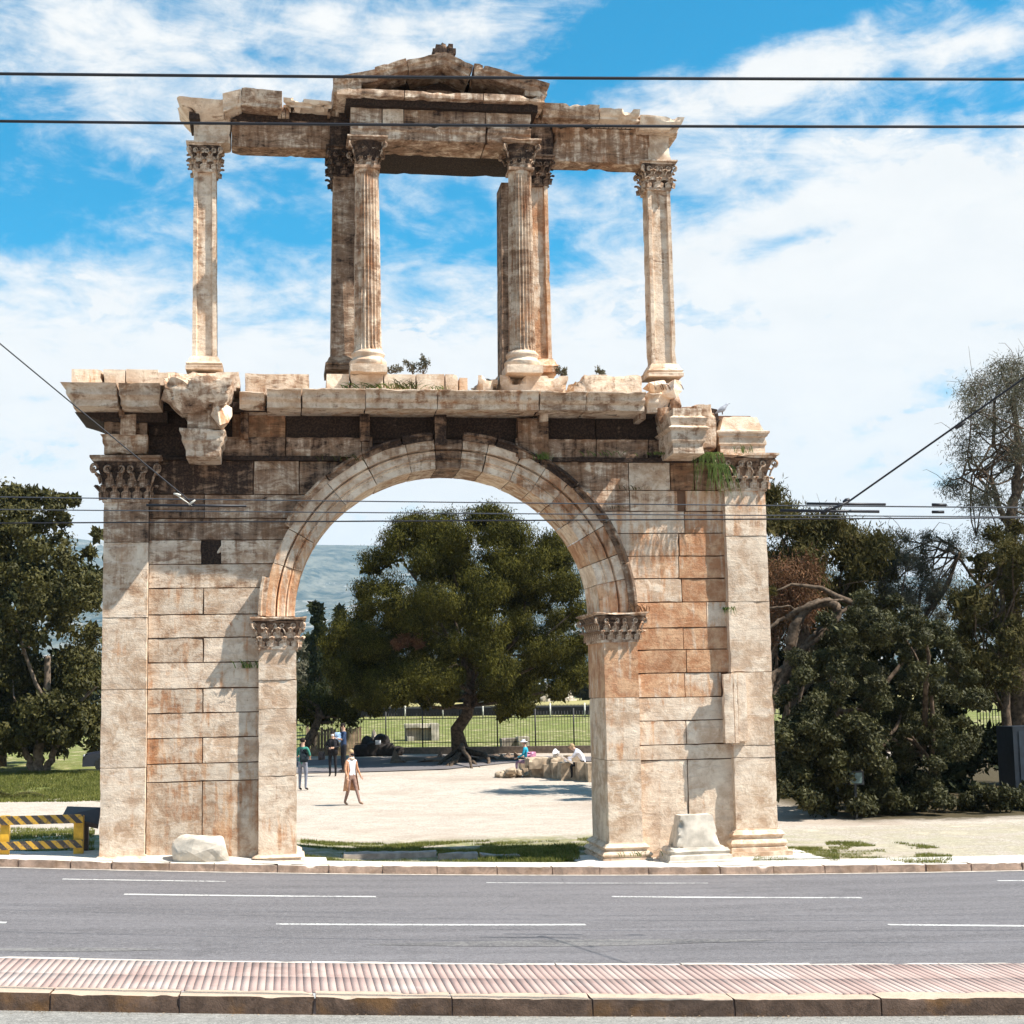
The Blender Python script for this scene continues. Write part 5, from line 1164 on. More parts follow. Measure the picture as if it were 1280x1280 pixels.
# canvas shelter far behind the pine trunk
q = G(608, 878); q = (q[0], q[1], q[2]); kk = (q[1]-CAM[1])/F
sh = empty('metal_shelter', q, 'grey-green shelter with pale slanting struts behind the pine trunk', 'shelter')
V = [(q[0]-9*kk, q[1], q[2]), (q[0]+9*kk, q[1], q[2]), (q[0]+9*kk, q[1], q[2]+36*kk), (q[0]-4*kk, q[1], q[2]+36*kk)]; V += [(x_, y_+4, z_) for x_, y_, z_ in V]
link('canvas', mesh('canvas', V, [(0, 1, 2, 3), (7, 6, 5, 4), (0, 4, 5, 1), (1, 5, 6, 2), (2, 6, 7, 3), (3, 7, 4, 0)], False), plain('grey_canvas', (.12, .14, .14), .8), sh)
for k in range(4): link('strut', mesh('strut', *tube_vf([(q[0]-(8-k*3.2)*kk, q[1]-.4, q[2]+4*kk+k), (q[0]+(k*2.2)*kk, q[1]-.4, q[2]+24*kk+k)], .09, 4), True, None), PALE, sh)

# ------------------------------------------------------------------ stone bench wall and rubble
BRN = plain('tan_wall_stone', (.38, .29, .20), .9, .2, .35, 5.)
def pxbox(name, px0, px1, pyt, pyb, dep, mat, parent=None, **kw):
    q = G((px0+px1)/2, pyb); Y = q[1]; a = U(px0, pyb, Y)[0]; b = U(px1, pyb, Y)[0]; z1 = U((px0+px1)/2, pyt, Y)[1]
    o = dict(res=.1, chip=.08, big=.03, cw=.1); o.update(kw)
    return gbox(name, a, b, Y, Y+dep, q[2]-.08, z1, mat, parent, **o)
q = G(700, 976); bw = empty('stone_bench_wall', q, 'low wall of upright tan stones on which the two visitors sit', 'wall')
for a, b, t_, bt in ((652, 665, 950, 966), (664, 680, 952, 972), (680, 691, 955, 973), (691, 701, 954, 974), (701, 722, 953, 976), (722, 735, 953, 977), (735, 760, 954, 978), (760, 790, 955, 978)):
    pxbox('wall_stone', a+.3, b-.3, t_, bt, .8, BRN, bw)
for a, b, t_, bt in ((664, 690, 948, 953), (690, 716, 948, 953), (712, 730, 945, 953)):
    qq = G((a+b)/2, 974); gbox('cap_stone', U(a, t_, qq[1])[0], U(b, t_, qq[1])[0], qq[1]+.5, qq[1]+1.5, qq[2]+.35, U(a, t_, qq[1]+.5)[1]+.02, BRN, bw, res=.12, chip=.1, big=.04)
q = G(642, 972); rb = empty('rubble_pile', q, 'small pile of broken tan rock at the left end of the low wall', 'rubble')
r_ = random.Random(12)
for i in range(17):
    a, b = r_.uniform(-.45, .45), r_.uniform(-.35, .35); s = r_.uniform(.12, .24); hz_ = .22*(1-abs(a)*1.6)*r_.random()
    rock('rock', (q[0]+a*1.2, q[1]+b, q[2]+s*.4+hz_), (s*1.1, s, s*.8), BRN, rb, None, i)

# ------------------------------------------------------------------ stones at the arch foot
WHT = plain('white_broken_marble', (.50, .44, .36), .85, .2, .25, 4.)
q = U(250, 1072, -.75); zb2 = float(zr(q[0]))+.12
bo = rock('broken_marble_lump', (U(251, 1060, -.35)[0], -.33, zb2+.20), (.60, .26, .34), WHT, None, None, 11, 60, .0, .02); tag(bo, 'rough white broken marble lump at the foot of the left pier', 'stone')
def fold(p, u):
    q = p.copy(); cx = (p[:, 0].min()+p[:, 0].max())/2; return q
q0x, q1x = U(838, 1070, -1.25)[0], U(921, 1070, -1.25)[0]; zt = U(880, 1019, -.9)[1]; Yb = -1.05
pb_ = empty('carved_base_fragment', ((q0x+q1x)/2, Yb+.4, 0.), 'tapered pale marble fragment with moulded base standing before the right pier', 'stone')
tp = lambda u2: -.13*u2**1.0
gbox('shaft_fragment', q0x+.20, q1x-.20, Yb+.1, Yb+.8, .26, zt, WHT, pb_, res=.05, chip=.09, big=.008, cw=.08, prof=tp, sides='LRFB', nz=14, ny=8)
gbox('base_moulding', q0x+.10, q1x-.10, Yb+.02, Yb+.9, -.02, .30, WHT, pb_, res=.05, chip=.05, prof=lambda u2: .05*(u2 < .95)*(1-u2)+.03*np.exp(-((u2-.8)/.08)**2)+.04*(u2 < .62)+.03*(u2 < .3), sides='LRFB', nz=16, ny=6)
gbox('paving_slab', U(722, 1066, -.2)[0], U(812, 1066, -.2)[0], -.75, .9, -.06, .035, SIDE, ARCH, res=.3, chip=.03)
gbox('paving_slab', U(812, 1066, -.2)[0]+.01, 7.25, -.95, .9, -.07, .03, SIDE, ARCH, res=.3, chip=.03)
# edge stones across the opening
for k, (a, b) in enumerate(((430, 546), (549, 600), (603, 650))):
    pxbox('edging_stone', a, b, 1066+k, 1074, .35, plain('grey_edging', (.33, .28, .24), .9), ARCH, chip=.06)

# ------------------------------------------------------------------ barrier and lectern on the left pavement
def stripem():
    m, t, b = newmat('yellow_black_stripes', .5, .4); v = t.co('Object'); X, Y, Z = t.sep(v)
    s = t.m('FRACT', t.m('MULTIPLY', t.m('ADD', X, t.m('MULTIPLY', Z, 1.0)), 4.4)); k = t.mr(s, .40, .44); e = t.mr(s, .94, .98); st = t.m('SUBTRACT', k, e); n = t.noise(v, 14, 5, .7)
    t.l.new(t.mix(t.mr(n, .52, .62, 0., .7), t.mix(st, (.55, .31, .035), (.05, .042, .038)), (.2, .12, .06)), b.inputs['Base Color']); return m
STR = stripem(); YEL = plain('worn_yellow_paint', (.60, .33, .025), .5, .4, .2, 8.)
yb_ = .38; zb3 = float(zr(-7.9))+.13
br = empty('striped_barrier', (U(98, 1070, yb_)[0], yb_, zb3), 'low yellow and black striped metal barrier at the left kerb', 'barrier')
bxr = U(104, 1025, yb_)[0]; bxl = U(-110, 1025, yb_)[0]
for t_, bt in ((1019, 1030), (1051, 1061)): gbox('striped_board', bxl, bxr, yb_-.05, yb_-.01, U(50, bt, yb_)[1], U(50, t_, yb_)[1], STR, br, res=.5, chip=.0, rough=0.)
for a, b in ((0, 11), (92, 104)): gbox('post', U(a, 1040, yb_)[0], U(b, 1040, yb_)[0], yb_-.0, yb_+.14, zb3-.03, U(a, 1020, yb_)[1], YEL, br, res=.3, chip=.0, rough=0.)
DBR = plain('dark_brown_metal', (.055, .032, .026), .5, .4, .2, 5.)
yl_ = 1.0; lx0, lx1 = U(80, 1020, yl_)[0], U(125, 1020, yl_)[0]
le = empty('information_lectern', ((lx0+lx1)/2, yl_, .25), 'dark brown information lectern between barrier and left pier', 'lectern')
V = [(lx0, yl_-.28, U(80, 1019, yl_)[1]), (lx1, yl_-.28, U(125, 1030, yl_)[1]+.02), (lx1-.02, yl_+.28, U(120, 1017, yl_)[1]+.10), (lx0+.02, yl_+.28, U(80, 1017, yl_)[1]+.12)]
V += [(a, b, c-.09) for a, b, c in V]
link('panel', mesh('panel', V, [(0, 1, 2, 3), (7, 6, 5, 4), (0, 4, 5, 1), (1, 5, 6, 2), (2, 6, 7, 3), (3, 7, 4, 0)], False), DBR, le)
gbox('leg', U(101, 1030, yl_)[0], U(111, 1030, yl_)[0], yl_-.08, yl_+.08, .1, V[5][2]+.05, DBR, le, res=.3, chip=0, rough=0)
# right side small things
q = G(1072, 1000); Yq = 7.6
fl = empty('floodlight', (U(1072, 985, Yq)[0], Yq, .0), 'small floodlight with grey-green glass in the shade of the shrubs', 'floodlight')
gbox('housing', U(1062, 975, Yq)[0], U(1080, 975, Yq)[0], Yq, Yq+.18, U(1070, 981, Yq)[1], U(1070, 964, Yq)[1], IRON, fl, res=.2, chip=0, rough=0)
gbox('glass', U(1063.5, 975, Yq)[0], U(1077.5, 975, Yq)[0], Yq-.015, Yq-.003, U(1070, 979, Yq)[1], U(1070, 966, Yq)[1], plain('grey_green_glass', (.08, .12, .11), .5, .4), fl, res=.2, chip=0, rough=0)
gbox('leg', U(1070, 975, Yq)[0]-.03, U(1070, 975, Yq)[0]+.03, Yq+.05, Yq+.12, -.1, U(1070, 980, Yq)[1], IRON, fl, res=.2, chip=0, rough=0)
Yq = 10.6
bi = empty('dark_blue_container', (U(1285, 980, Yq)[0], Yq, 0.), 'dark blue-grey metal cabinet at the right picture edge behind the hedge', 'cabinet')
gbox('body', U(1265, 900, Yq)[0], U(1330, 900, Yq)[0], Yq, Yq+1., 0., U(1270, 908, Yq)[1], plain('blue_grey_metal', (.012, .018, .026), .5, .4), bi, res=.3, chip=.01, rough=0)
gbox('door_panel', U(1272, 900, Yq)[0], U(1330, 900, Yq)[0], Yq-.02, Yq-.002, .3, U(1270, 914, Yq)[1], plain('blue_grey_panel', (.02, .03, .042), .5, .4), bi, res=.3, chip=.0, rough=0)
Yq = 19.
rf = empty('park_railing', (U(1240, 925, Yq)[0], Yq, .1), 'dark iron railing glimpsed at right between shrub and cabinet', 'railing')
za, zb4 = U(1240, 925, Yq)[1], U(1240, 882, Yq)[1]
for i in range(16):
    xx = U(1222, 900, Yq)[0]+i*.11; pp = box('picket', xx-.01, xx+.01, Yq, Yq+.02, za, zb4, IRON, rf)
gbox('rail', U(1220, 900, Yq)[0], U(1270, 900, Yq)[0], Yq, Yq+.04, za+.05, za+.1, IRON, rf, chip=0, rough=0); gbox('rail', U(1220, 900, Yq)[0], U(1270, 900, Yq)[0], Yq, Yq+.04, zb4-.15, zb4-.11, IRON, rf, chip=0, rough=0)
# parked car behind left pier
q = G(122, 966); CARP = plain('dark_car_paint', (.02, .024, .035), .25, .6, .1, 2.)
ca = empty('parked_car', q, 'dark parked car half hidden behind the left pier', 'car')
def carprof(x0, x1, zlist, y0, y1, nm, mat):
    V = []; n = len(zlist); 
    for yy, sh_ in ((y0, 0), (y0+.12, .0), (y1-.12, 0), (y1, 0)):
        ins = .08 if yy in (y0, y1) else 0
        for (xx, zz3) in zlist: V.append((xx, yy, zz3-(ins if zz3 > q[2]+.5 else 0)))
    Fc = [tuple(range(n-1, -1, -1)), tuple(range(3*n, 4*n))]
    for r in range(3):
        for k in range(n): k2 = (k+1) % n; Fc.append((r*n+k, r*n+k2, (r+1)*n+k2, (r+1)*n+k))
    return link(nm, mesh(nm, V, Fc, True, 40), mat, ca)
cx0 = q[0]-.6; z0 = q[2]
carprof(0, 0, [(cx0+x_, z0+z_) for x_, z_ in ((0, .25), (0, .62), (.12, .78), (1.05, .92), (1.75, 1.38), (2.9, 1.42), (3.7, .98), (4.2, .92), (4.25, .3))], q[1], q[1]+1.7, 'body', CARP)
GLS = plain('car_glass', (.25, .32, .40), .1, .8)
link('windscreen', mesh('windscreen', [(cx0+1.08, q[1]+.2, z0+.95), (cx0+1.08, q[1]+1.5, z0+.95), (cx0+1.72, q[1]+1.4, z0+1.375), (cx0+1.72, q[1]+.3, z0+1.375)], [(0, 1, 2, 3)], False), GLS, ca)
link('side_window', mesh('side_window', [(cx0+1.35, q[1]-.01, z0+.92), (cx0+3.4, q[1]-.01, z0+.95), (cx0+2.85, q[1]+.03, z0+1.30), (cx0+1.8, q[1]+.03, z0+1.28)], [(0, 1, 2, 3)], False), GLS, ca)
for wx in (.8, 3.4):
    a = np.linspace(0, 2*np.pi, 20, endpoint=False); loft('wheel', [np.stack([cx0+wx+.31*np.cos(a), np.full(20, q[1]-.02+d_), z0+.31+.31*np.sin(a)], 1) for d_ in (0, .2)], plain('black_tyre', (.02, .02, .02), .8), ca)
ell('headlight', (cx0+.05, q[1]+.25, z0+.66), (.07, .16, .08), plain('lamp_glass', (.7, .72, .75), .15, .8), ca, 10)
# palm-like fronds at lower left
q = G(15, 1000); pf_ = empty('cycad_plant', q, 'low palm-like plant with arching fronds on the left lawn', 'plant')
V = []; Fc = []; r_ = random.Random(4)
for k in range(15):
    a = r_.uniform(-.5, 3.6); L_ = r_.uniform(1.0, 1.6); el_ = r_.uniform(.25, .9)
    for i in range(16):
        s = i/15; rr = L_*s; z_ = q[2]+.15+math.sin(el_)*L_*s-.75*s*s*L_*.8; bx_, by_ = q[0]+rr*math.cos(a), q[1]+rr*math.sin(a)*.8
        for sd in (-1, 1):
            n0 = len(V); lw = .28*math.sin(max(.1, s)*3.0)+.05; tx, ty = -math.sin(a)*sd*lw+math.cos(a)*.14, math.cos(a)*sd*lw+math.sin(a)*.14
            V += [(bx_, by_, z_), (bx_+.05*math.cos(a), by_+.05*math.sin(a), z_), (bx_+tx, by_+ty, z_-.05)]; Fc.append((n0, n0+1, n0+2))
link('frond', mesh('frond', V, Fc, False), BROAD, pf_)
# ------------------------------------------------------------------ grass
def grass(name, label, region, n, h, seed, mat=GRASS, mask=True, thr=.0):
    r = np.random.default_rng(seed); P_ = []
    a = np.array([G(*p)[:2] for p in region]); x0, x1, y0, y1 = a[:, 0].min(), a[:, 0].max(), a[:, 1].min(), a[:, 1].max()
    p = np.stack([r.uniform(x0, x1, n*3), r.uniform(y0, y1, n*3)], 1)
    ins = np.zeros(len(p), bool); m = len(a)
    for i in range(m):
        j = (i-1) % m; c = ((a[i, 1] > p[:, 1]) != (a[j, 1] > p[:, 1])) & (p[:, 0] < (a[j, 0]-a[i, 0])*(p[:, 1]-a[i, 1])/(a[j, 1]-a[i, 1]+1e-9)+a[i, 0]); ins ^= c
    p = p[ins]
    if mask: nn_ = fbm(np.stack([p[:, 0]*1.6, p[:, 1]*2.2, 0*p[:, 0]], 1), seed, 5); p = p[nn_ > thr]
    p = p[:n]; k = len(p); z = zg(p[:, 0], p[:, 1]); b = np.stack([p[:, 0], p[:, 1], z-.01], 1)
    t_ = r.normal(size=(k, 3))*.35; t_[:, 2] = 1; hh = h*(.5+r.random(k))[:, None]; w_ = r.normal(size=(k, 3)); w_[:, 2] = 0; w_ /= np.linalg.norm(w_, axis=1)[:, None]; w_ *= h*.16
    V = np.stack([b-w_, b+w_, b+t_*hh], 1).reshape(-1, 3)
    o = link(name, mesh(name, V, np.arange(k*3, dtype=np.int32).reshape(k, 3), False), mat); return tag(o, label, 'grass', None, 'stuff')
grass('grass', 'patchy green grass growing in the arch opening', [(376, 1050), (760, 1048), (745, 1064), (700, 1078), (376, 1078)], 30000, .055, 5, thr=-.08)
grass('grass', 'dense green grass edge beside the right inner pier base', [(600, 1062), (720, 1058), (725, 1075), (700, 1079), (600, 1079)], 9000, .09, 6, thr=-.5)
grass('grass', 'green turf patch on the gravel right of the right pier', [(950, 1060), (1045, 1060), (1050, 1077), (940, 1078)], 9000, .05, 7, thr=-.12)
grass('grass', 'thin turf patch further right on the gravel', [(1030, 1052), (1120, 1053), (1190, 1060), (1190, 1078), (1050, 1078)], 9000, .045, 8, thr=.05)
grass('grass', 'lawn under the broad-leaved tree at the left', [(-40, 966), (125, 966), (125, 1003), (-40, 1003)], 26000, .12, 9, thr=-.3)
grass('grass', 'sparse weeds behind the striped barrier', [(-20, 1036), (118, 1036), (118, 1064), (-20, 1064)], 9000, .07, 10, thr=-.1)
# tufts on the monument
def tuftp(px, py, Y, n, L_, seed, label, mat=WEED, droop=0., spread=.25, name='weed_tuft', asp=.12):
    r = np.random.default_rng(seed); X, Z = U(px, py, Y); V = []
    for i in range(n):
        a = r.uniform(0, 2*math.pi); s = r.uniform(.4, 1)*L_; b = np.array((X+r.normal()*spread*.5, Y+r.normal()*.04, Z)); dr = np.array((math.cos(a)*spread*1.6, -abs(math.sin(a))*.35, 1-droop)); m_ = b+dr*s*.55; e = b+np.array((dr[0]*1.5, dr[1]*1.5, dr[2]-droop*1.2-.15))*s; w_ = np.array((asp*L_*.25, 0, .01)); V += [b-w_, b+w_, m_+w_*.8, m_-w_*.8, m_-w_*.8, m_+w_*.8, e, e]
    V = np.array(V); n4 = len(V)//4; me = mesh(name, V, np.arange(n4*4, dtype=np.int32).reshape(n4, 4), False)
    o = link(name, me, mat); return tag(o, label, "plant", None, "stuff")
tuftp(885, 566, -.5, 70, .34, 1, 'hanging green grass tuft below the right projecting stone', droop=1.1, spread=.32)
tuftp(893, 580, -.35, 60, .42, 2, 'long drooping weeds left of the right outer capital', droop=1.3, spread=.28)
tuftp(826, 568, -.35, 40, .2, 3, 'green weeds in the shade under the right broken cornice', droop=.5, spread=.25)
tuftp(678, 574, -.35, 50, .2, 4, 'green weeds on the arch moulding right of the crown', spread=.2)
tuftp(761, 570, -.2, 26, .14, 5, 'small weeds on the ledge right of the arch crown', spread=.5)
tuftp(432, 576, -.3, 36, .18, 6, 'dark weeds on the ledge left of the arch crown', mat=BROAD, spread=.4)
tuftp(930, 566, -.45, 26, .22, 7, 'yellow-green weed on the right outer capital', spread=.25)
tuftp(315, 835, -.1, 40, .22, 8, 'small green bush growing beside the left inner pilaster', spread=.25)
tuftp(912, 762, -.12, 24, .28, 9, 'weeds in the joint beside the right outer pilaster', droop=.6, spread=.14)
tuftp(800, 765, -.25, 30, .26, 10, 'dry tan grass on the right inner capital', mat=BROWN, spread=.3)
tuftp(480, 486, -.6, 60, .16, 11, 'green weeds on the cornice left of centre', spread=.9)
tuftp(505, 486, -.65, 40, .26, 12, 'taller weeds on the cornice before the parapet', mat=BROAD, spread=.4)
tuftp(548, 488, -.65, 30, .14, 13, 'low weeds at the cornice joint near centre', spread=.3)
tuftp(830, 487, -.3, 20, .2, 14, 'dry grass beside the right rubble', mat=BROWN, spread=.3)
tuftp(790, 612, -.15, 20, .12, 15, 'dark sprig on the wall right of the arch', mat=BROAD, spread=.35)
tuftp(767, 636, -.15, 20, .12, 16, 'dark sprig beside the arch moulding right', mat=BROAD, spread=.25)
tuftp(800, 1070, -.5, 30, .16, 17, 'weeds at the base of the right inner pier', spread=.3)
pierb = None
tree('hidden_pine', 'pine standing directly behind the right pier of the arch', (880, 1000), 18.5, [([(880, 1005), (876, 900), (870, 780)], (.3, .12))], rc(34, 800, 945, 690, 790, 18, 26, 61), OLIVE, .16, .3, 240, 1.1, 1.6, 62, up=.6, tuft=12, limbs=6)
def sprig(px, py, Y, hpx, seed, label):
    b = np.array(P3(px, py, Y)); h = hpx*(Y-CAM[1])/F; r = np.random.default_rng(seed); lst = []; cl_ = []
    for k in range(5):
        e = b+np.array((r.normal()*.13, r.normal()*.05, h*r.uniform(.6, 1))); lst.append(limb(b, e, .008, .004, .08, 6, seed+k)); 
        for j in range(7): s = r.uniform(.35, 1); c = b+(e-b)*s+r.normal(size=3)*.03; cl_.append((*c, .045, .04, .045))
    root = empty('wild_plant', tuple(b), label, 'plant'); tubes('stem', lst, BARK, root, 4); leaves('foliage', cl_, GREYT, root, .045, .5, 9, .1, .3, seed)
sprig(516, 468, -.2, 22, 1, 'thin upright leafy plant on the parapet left of centre')
sprig(529, 468, -.2, 24, 2, 'taller upright twig plant on the parapet near centre')
sprig(488, 467, -.2, 9, 3, 'small plant right of the left fluted column base')
sprig(703, 470, -.1, 11, 4, 'small dry plant right of the right pillar base')
sprig(755, 469, -.1, 7, 5, 'tiny single sprig on the right parapet block')
# pigeon
bp = P3(903, 517, -.1); pg = empty('pigeon', bp, 'grey pigeon perched between the two right entablature stones', 'bird')
GB = plain('grey_feathers', (.30, .31, .34), .7, .2, .3, 20.)
V = []; ring = []
ax_ = np.array((1, 0, .45)); ax_ /= np.linalg.norm(ax_); sd_ = np.array((0, 1, 0.)); upv = np.cross(ax_, sd_)
for s, r, o_ in ((-.17, .008, -.02), (-.11, .025, -.01), (-.05, .048, 0), (.0, .058, .0), (.05, .050, .01), (.08, .034, .03), (.105, .028, .05), (.13, .022, .055), (.15, .006, .05)):
    a = np.linspace(0, 2*np.pi, 12, endpoint=False); ring.append(np.array(bp)+np.array((0, 0, .09))+ax_*s*1.0+np.outer(np.cos(a), sd_)*r+np.outer(np.sin(a), -upv)*r+np.array((0, 0, o_)))
loft('body', ring, GB, pg, angle=None)
for sy in (-1, 1): link('leg', mesh('leg', *tube_vf([(bp[0], bp[1]+sy*.02, bp[2]+.06), (bp[0], bp[1]+sy*.02, bp[2]-.02)], .006, 5), True, None), BROWN, pg)
link('beak', mesh('beak', *tube_vf([tuple(np.array(bp)+(.14, 0, .21)), tuple(np.array(bp)+(.17, 0, .205))], [.008, .002], 5), True, None), IRON, pg)

# ------------------------------------------------------------------ overhead wires
CBL = plain('black_cable', (.012, .012, .016), .5, .4, .1); CBG = plain('thin_grey_wire', (.05, .055, .065), .5, .4, .1)
def Dp(px, py, dist): v = ray(px, py); return CAM+v*dist
def wire(pts, dist, r, mat, label, dist2=None, sag=0.):
    p0, p1 = Dp(*pts[0], dist), Dp(*pts[-1], dist2 or dist); t_ = np.linspace(0, 1, 40)[:, None]; P_ = p0+(p1-p0)*t_; P_[:, 2] -= sag*4*(t_*(1-t_))[:, 0]
    o = link('overhead_wire', mesh('overhead_wire', *tube_vf(P_, r, 6), True, None), mat); return tag(o, label, 'wire', 'overhead wires crossing the street')
wire(((-400, 87.5), (1700, 98.5)), 15., .0155, CBL, 'thick black cable highest across the sky', sag=.035)
wire(((-400, 146), (1700, 157)), 15., .0145, CBL, 'second thick black cable crossing the top entablature', sag=.045)
wire(((-400, 616), (1700, 638)), 22., .009, CBG, 'uppermost of the three thin wires across the arch opening', sag=.02)
wire(((-400, 633), (1700, 648)), 22.5, .009, CBG, 'middle of the three thin wires across the arch opening', sag=.02)
wire(((-400, 656), (1700, 645)), 20., .010, CBL, 'lowest of the three thin wires across the arch opening', sag=.0)
wire(((985, 632), (1700, 638)), 21., .010, CBG, 'thin contact wire running right from the hanger')
wire(((-120, 330), (243, 631)), 19., .009, CBL, 'diagonal span wire at upper left before the cornice', 20.5)
wire(((1055, 631), (1500, 318)), 20.5, .013, CBL, 'diagonal span wire at right rising to the corner', 17.)
def hanger(label, rods, knobs, mat2):
    c = Dp(*rods[0][0], rods[0][3]); root = empty('wire_hanger', tuple(c), label, 'wire hanger', 'wire hangers on the overhead lines')
    for a, b, r, d_ in rods: link('rod', mesh('rod', *tube_vf([Dp(*a, d_), Dp(*b, d_)], r, 8), True, None), CBL, root)
    for a, b, r, d_ in knobs: link('insulator', mesh('insulator', *tube_vf([Dp(*a, d_), Dp(*((np.array(a)+np.array(b))/2), d_), Dp(*b, d_)], [r*.6, r, r*.6], 8), True, None), mat2, root)
hanger('black hanger rod with pale fittings before the left upper wall', [((183, 631.5), (308, 632.5), .017, 20.5)], [((217, 617), (226, 619), .018, 20.4), ((236, 631), (244, 625), .016, 20.4), ((218, 617), (240, 632), .008, 20.4)], PALE)
hanger('pair of dark hanger rods with insulators at right', [((1008, 629.5), (1107, 630.5), .018, 20.6), ((975, 638), (1099, 639.5), .020, 20.3)], [((1026, 642), (1040, 634), .03, 20.3), ((1037, 638), (1060, 627), .02, 20.3), ((1054, 628), (1062, 624), .035, 20.4)], CBL)
hanger('dark insulator halfway up the right span wire', [((1165, 630.8), (1183, 631.2), .02, 20.6), ((1165, 640.0), (1180, 640.), .02, 20.6)], [((1194, 535), (1206, 527), .035, 19.5)], CBL)
# ------------------------------------------------------------------ litter
LIT = plain('dry_leaf_litter', (.34, .24, .15), .9)
V = []; r_ = np.random.default_rng(2)
for i in range(420):
    X = r_.uniform(-7, 6); t_ = -12.86-abs(r_.normal())*.09; Y = float(kerbY(X))+t_; z_ = float(zr(X))+.012; a = r_.uniform(0, 6.3); s = r_.uniform(.008, .024)
    V += [(X-s*math.cos(a), Y-s*math.sin(a)*.6, z_), (X+s*math.sin(a), Y-s*.5, z_+.008), (X+s*math.cos(a), Y+s*math.sin(a)*.6, z_+.004)]
lt = link('leaf_litter', mesh('leaf_litter', V, np.arange(len(V), dtype=np.int32).reshape(-1, 3), False), LIT); tag(lt, 'dry leaf bits lying in the gutter below the island kerb', 'litter', None, 'stuff')

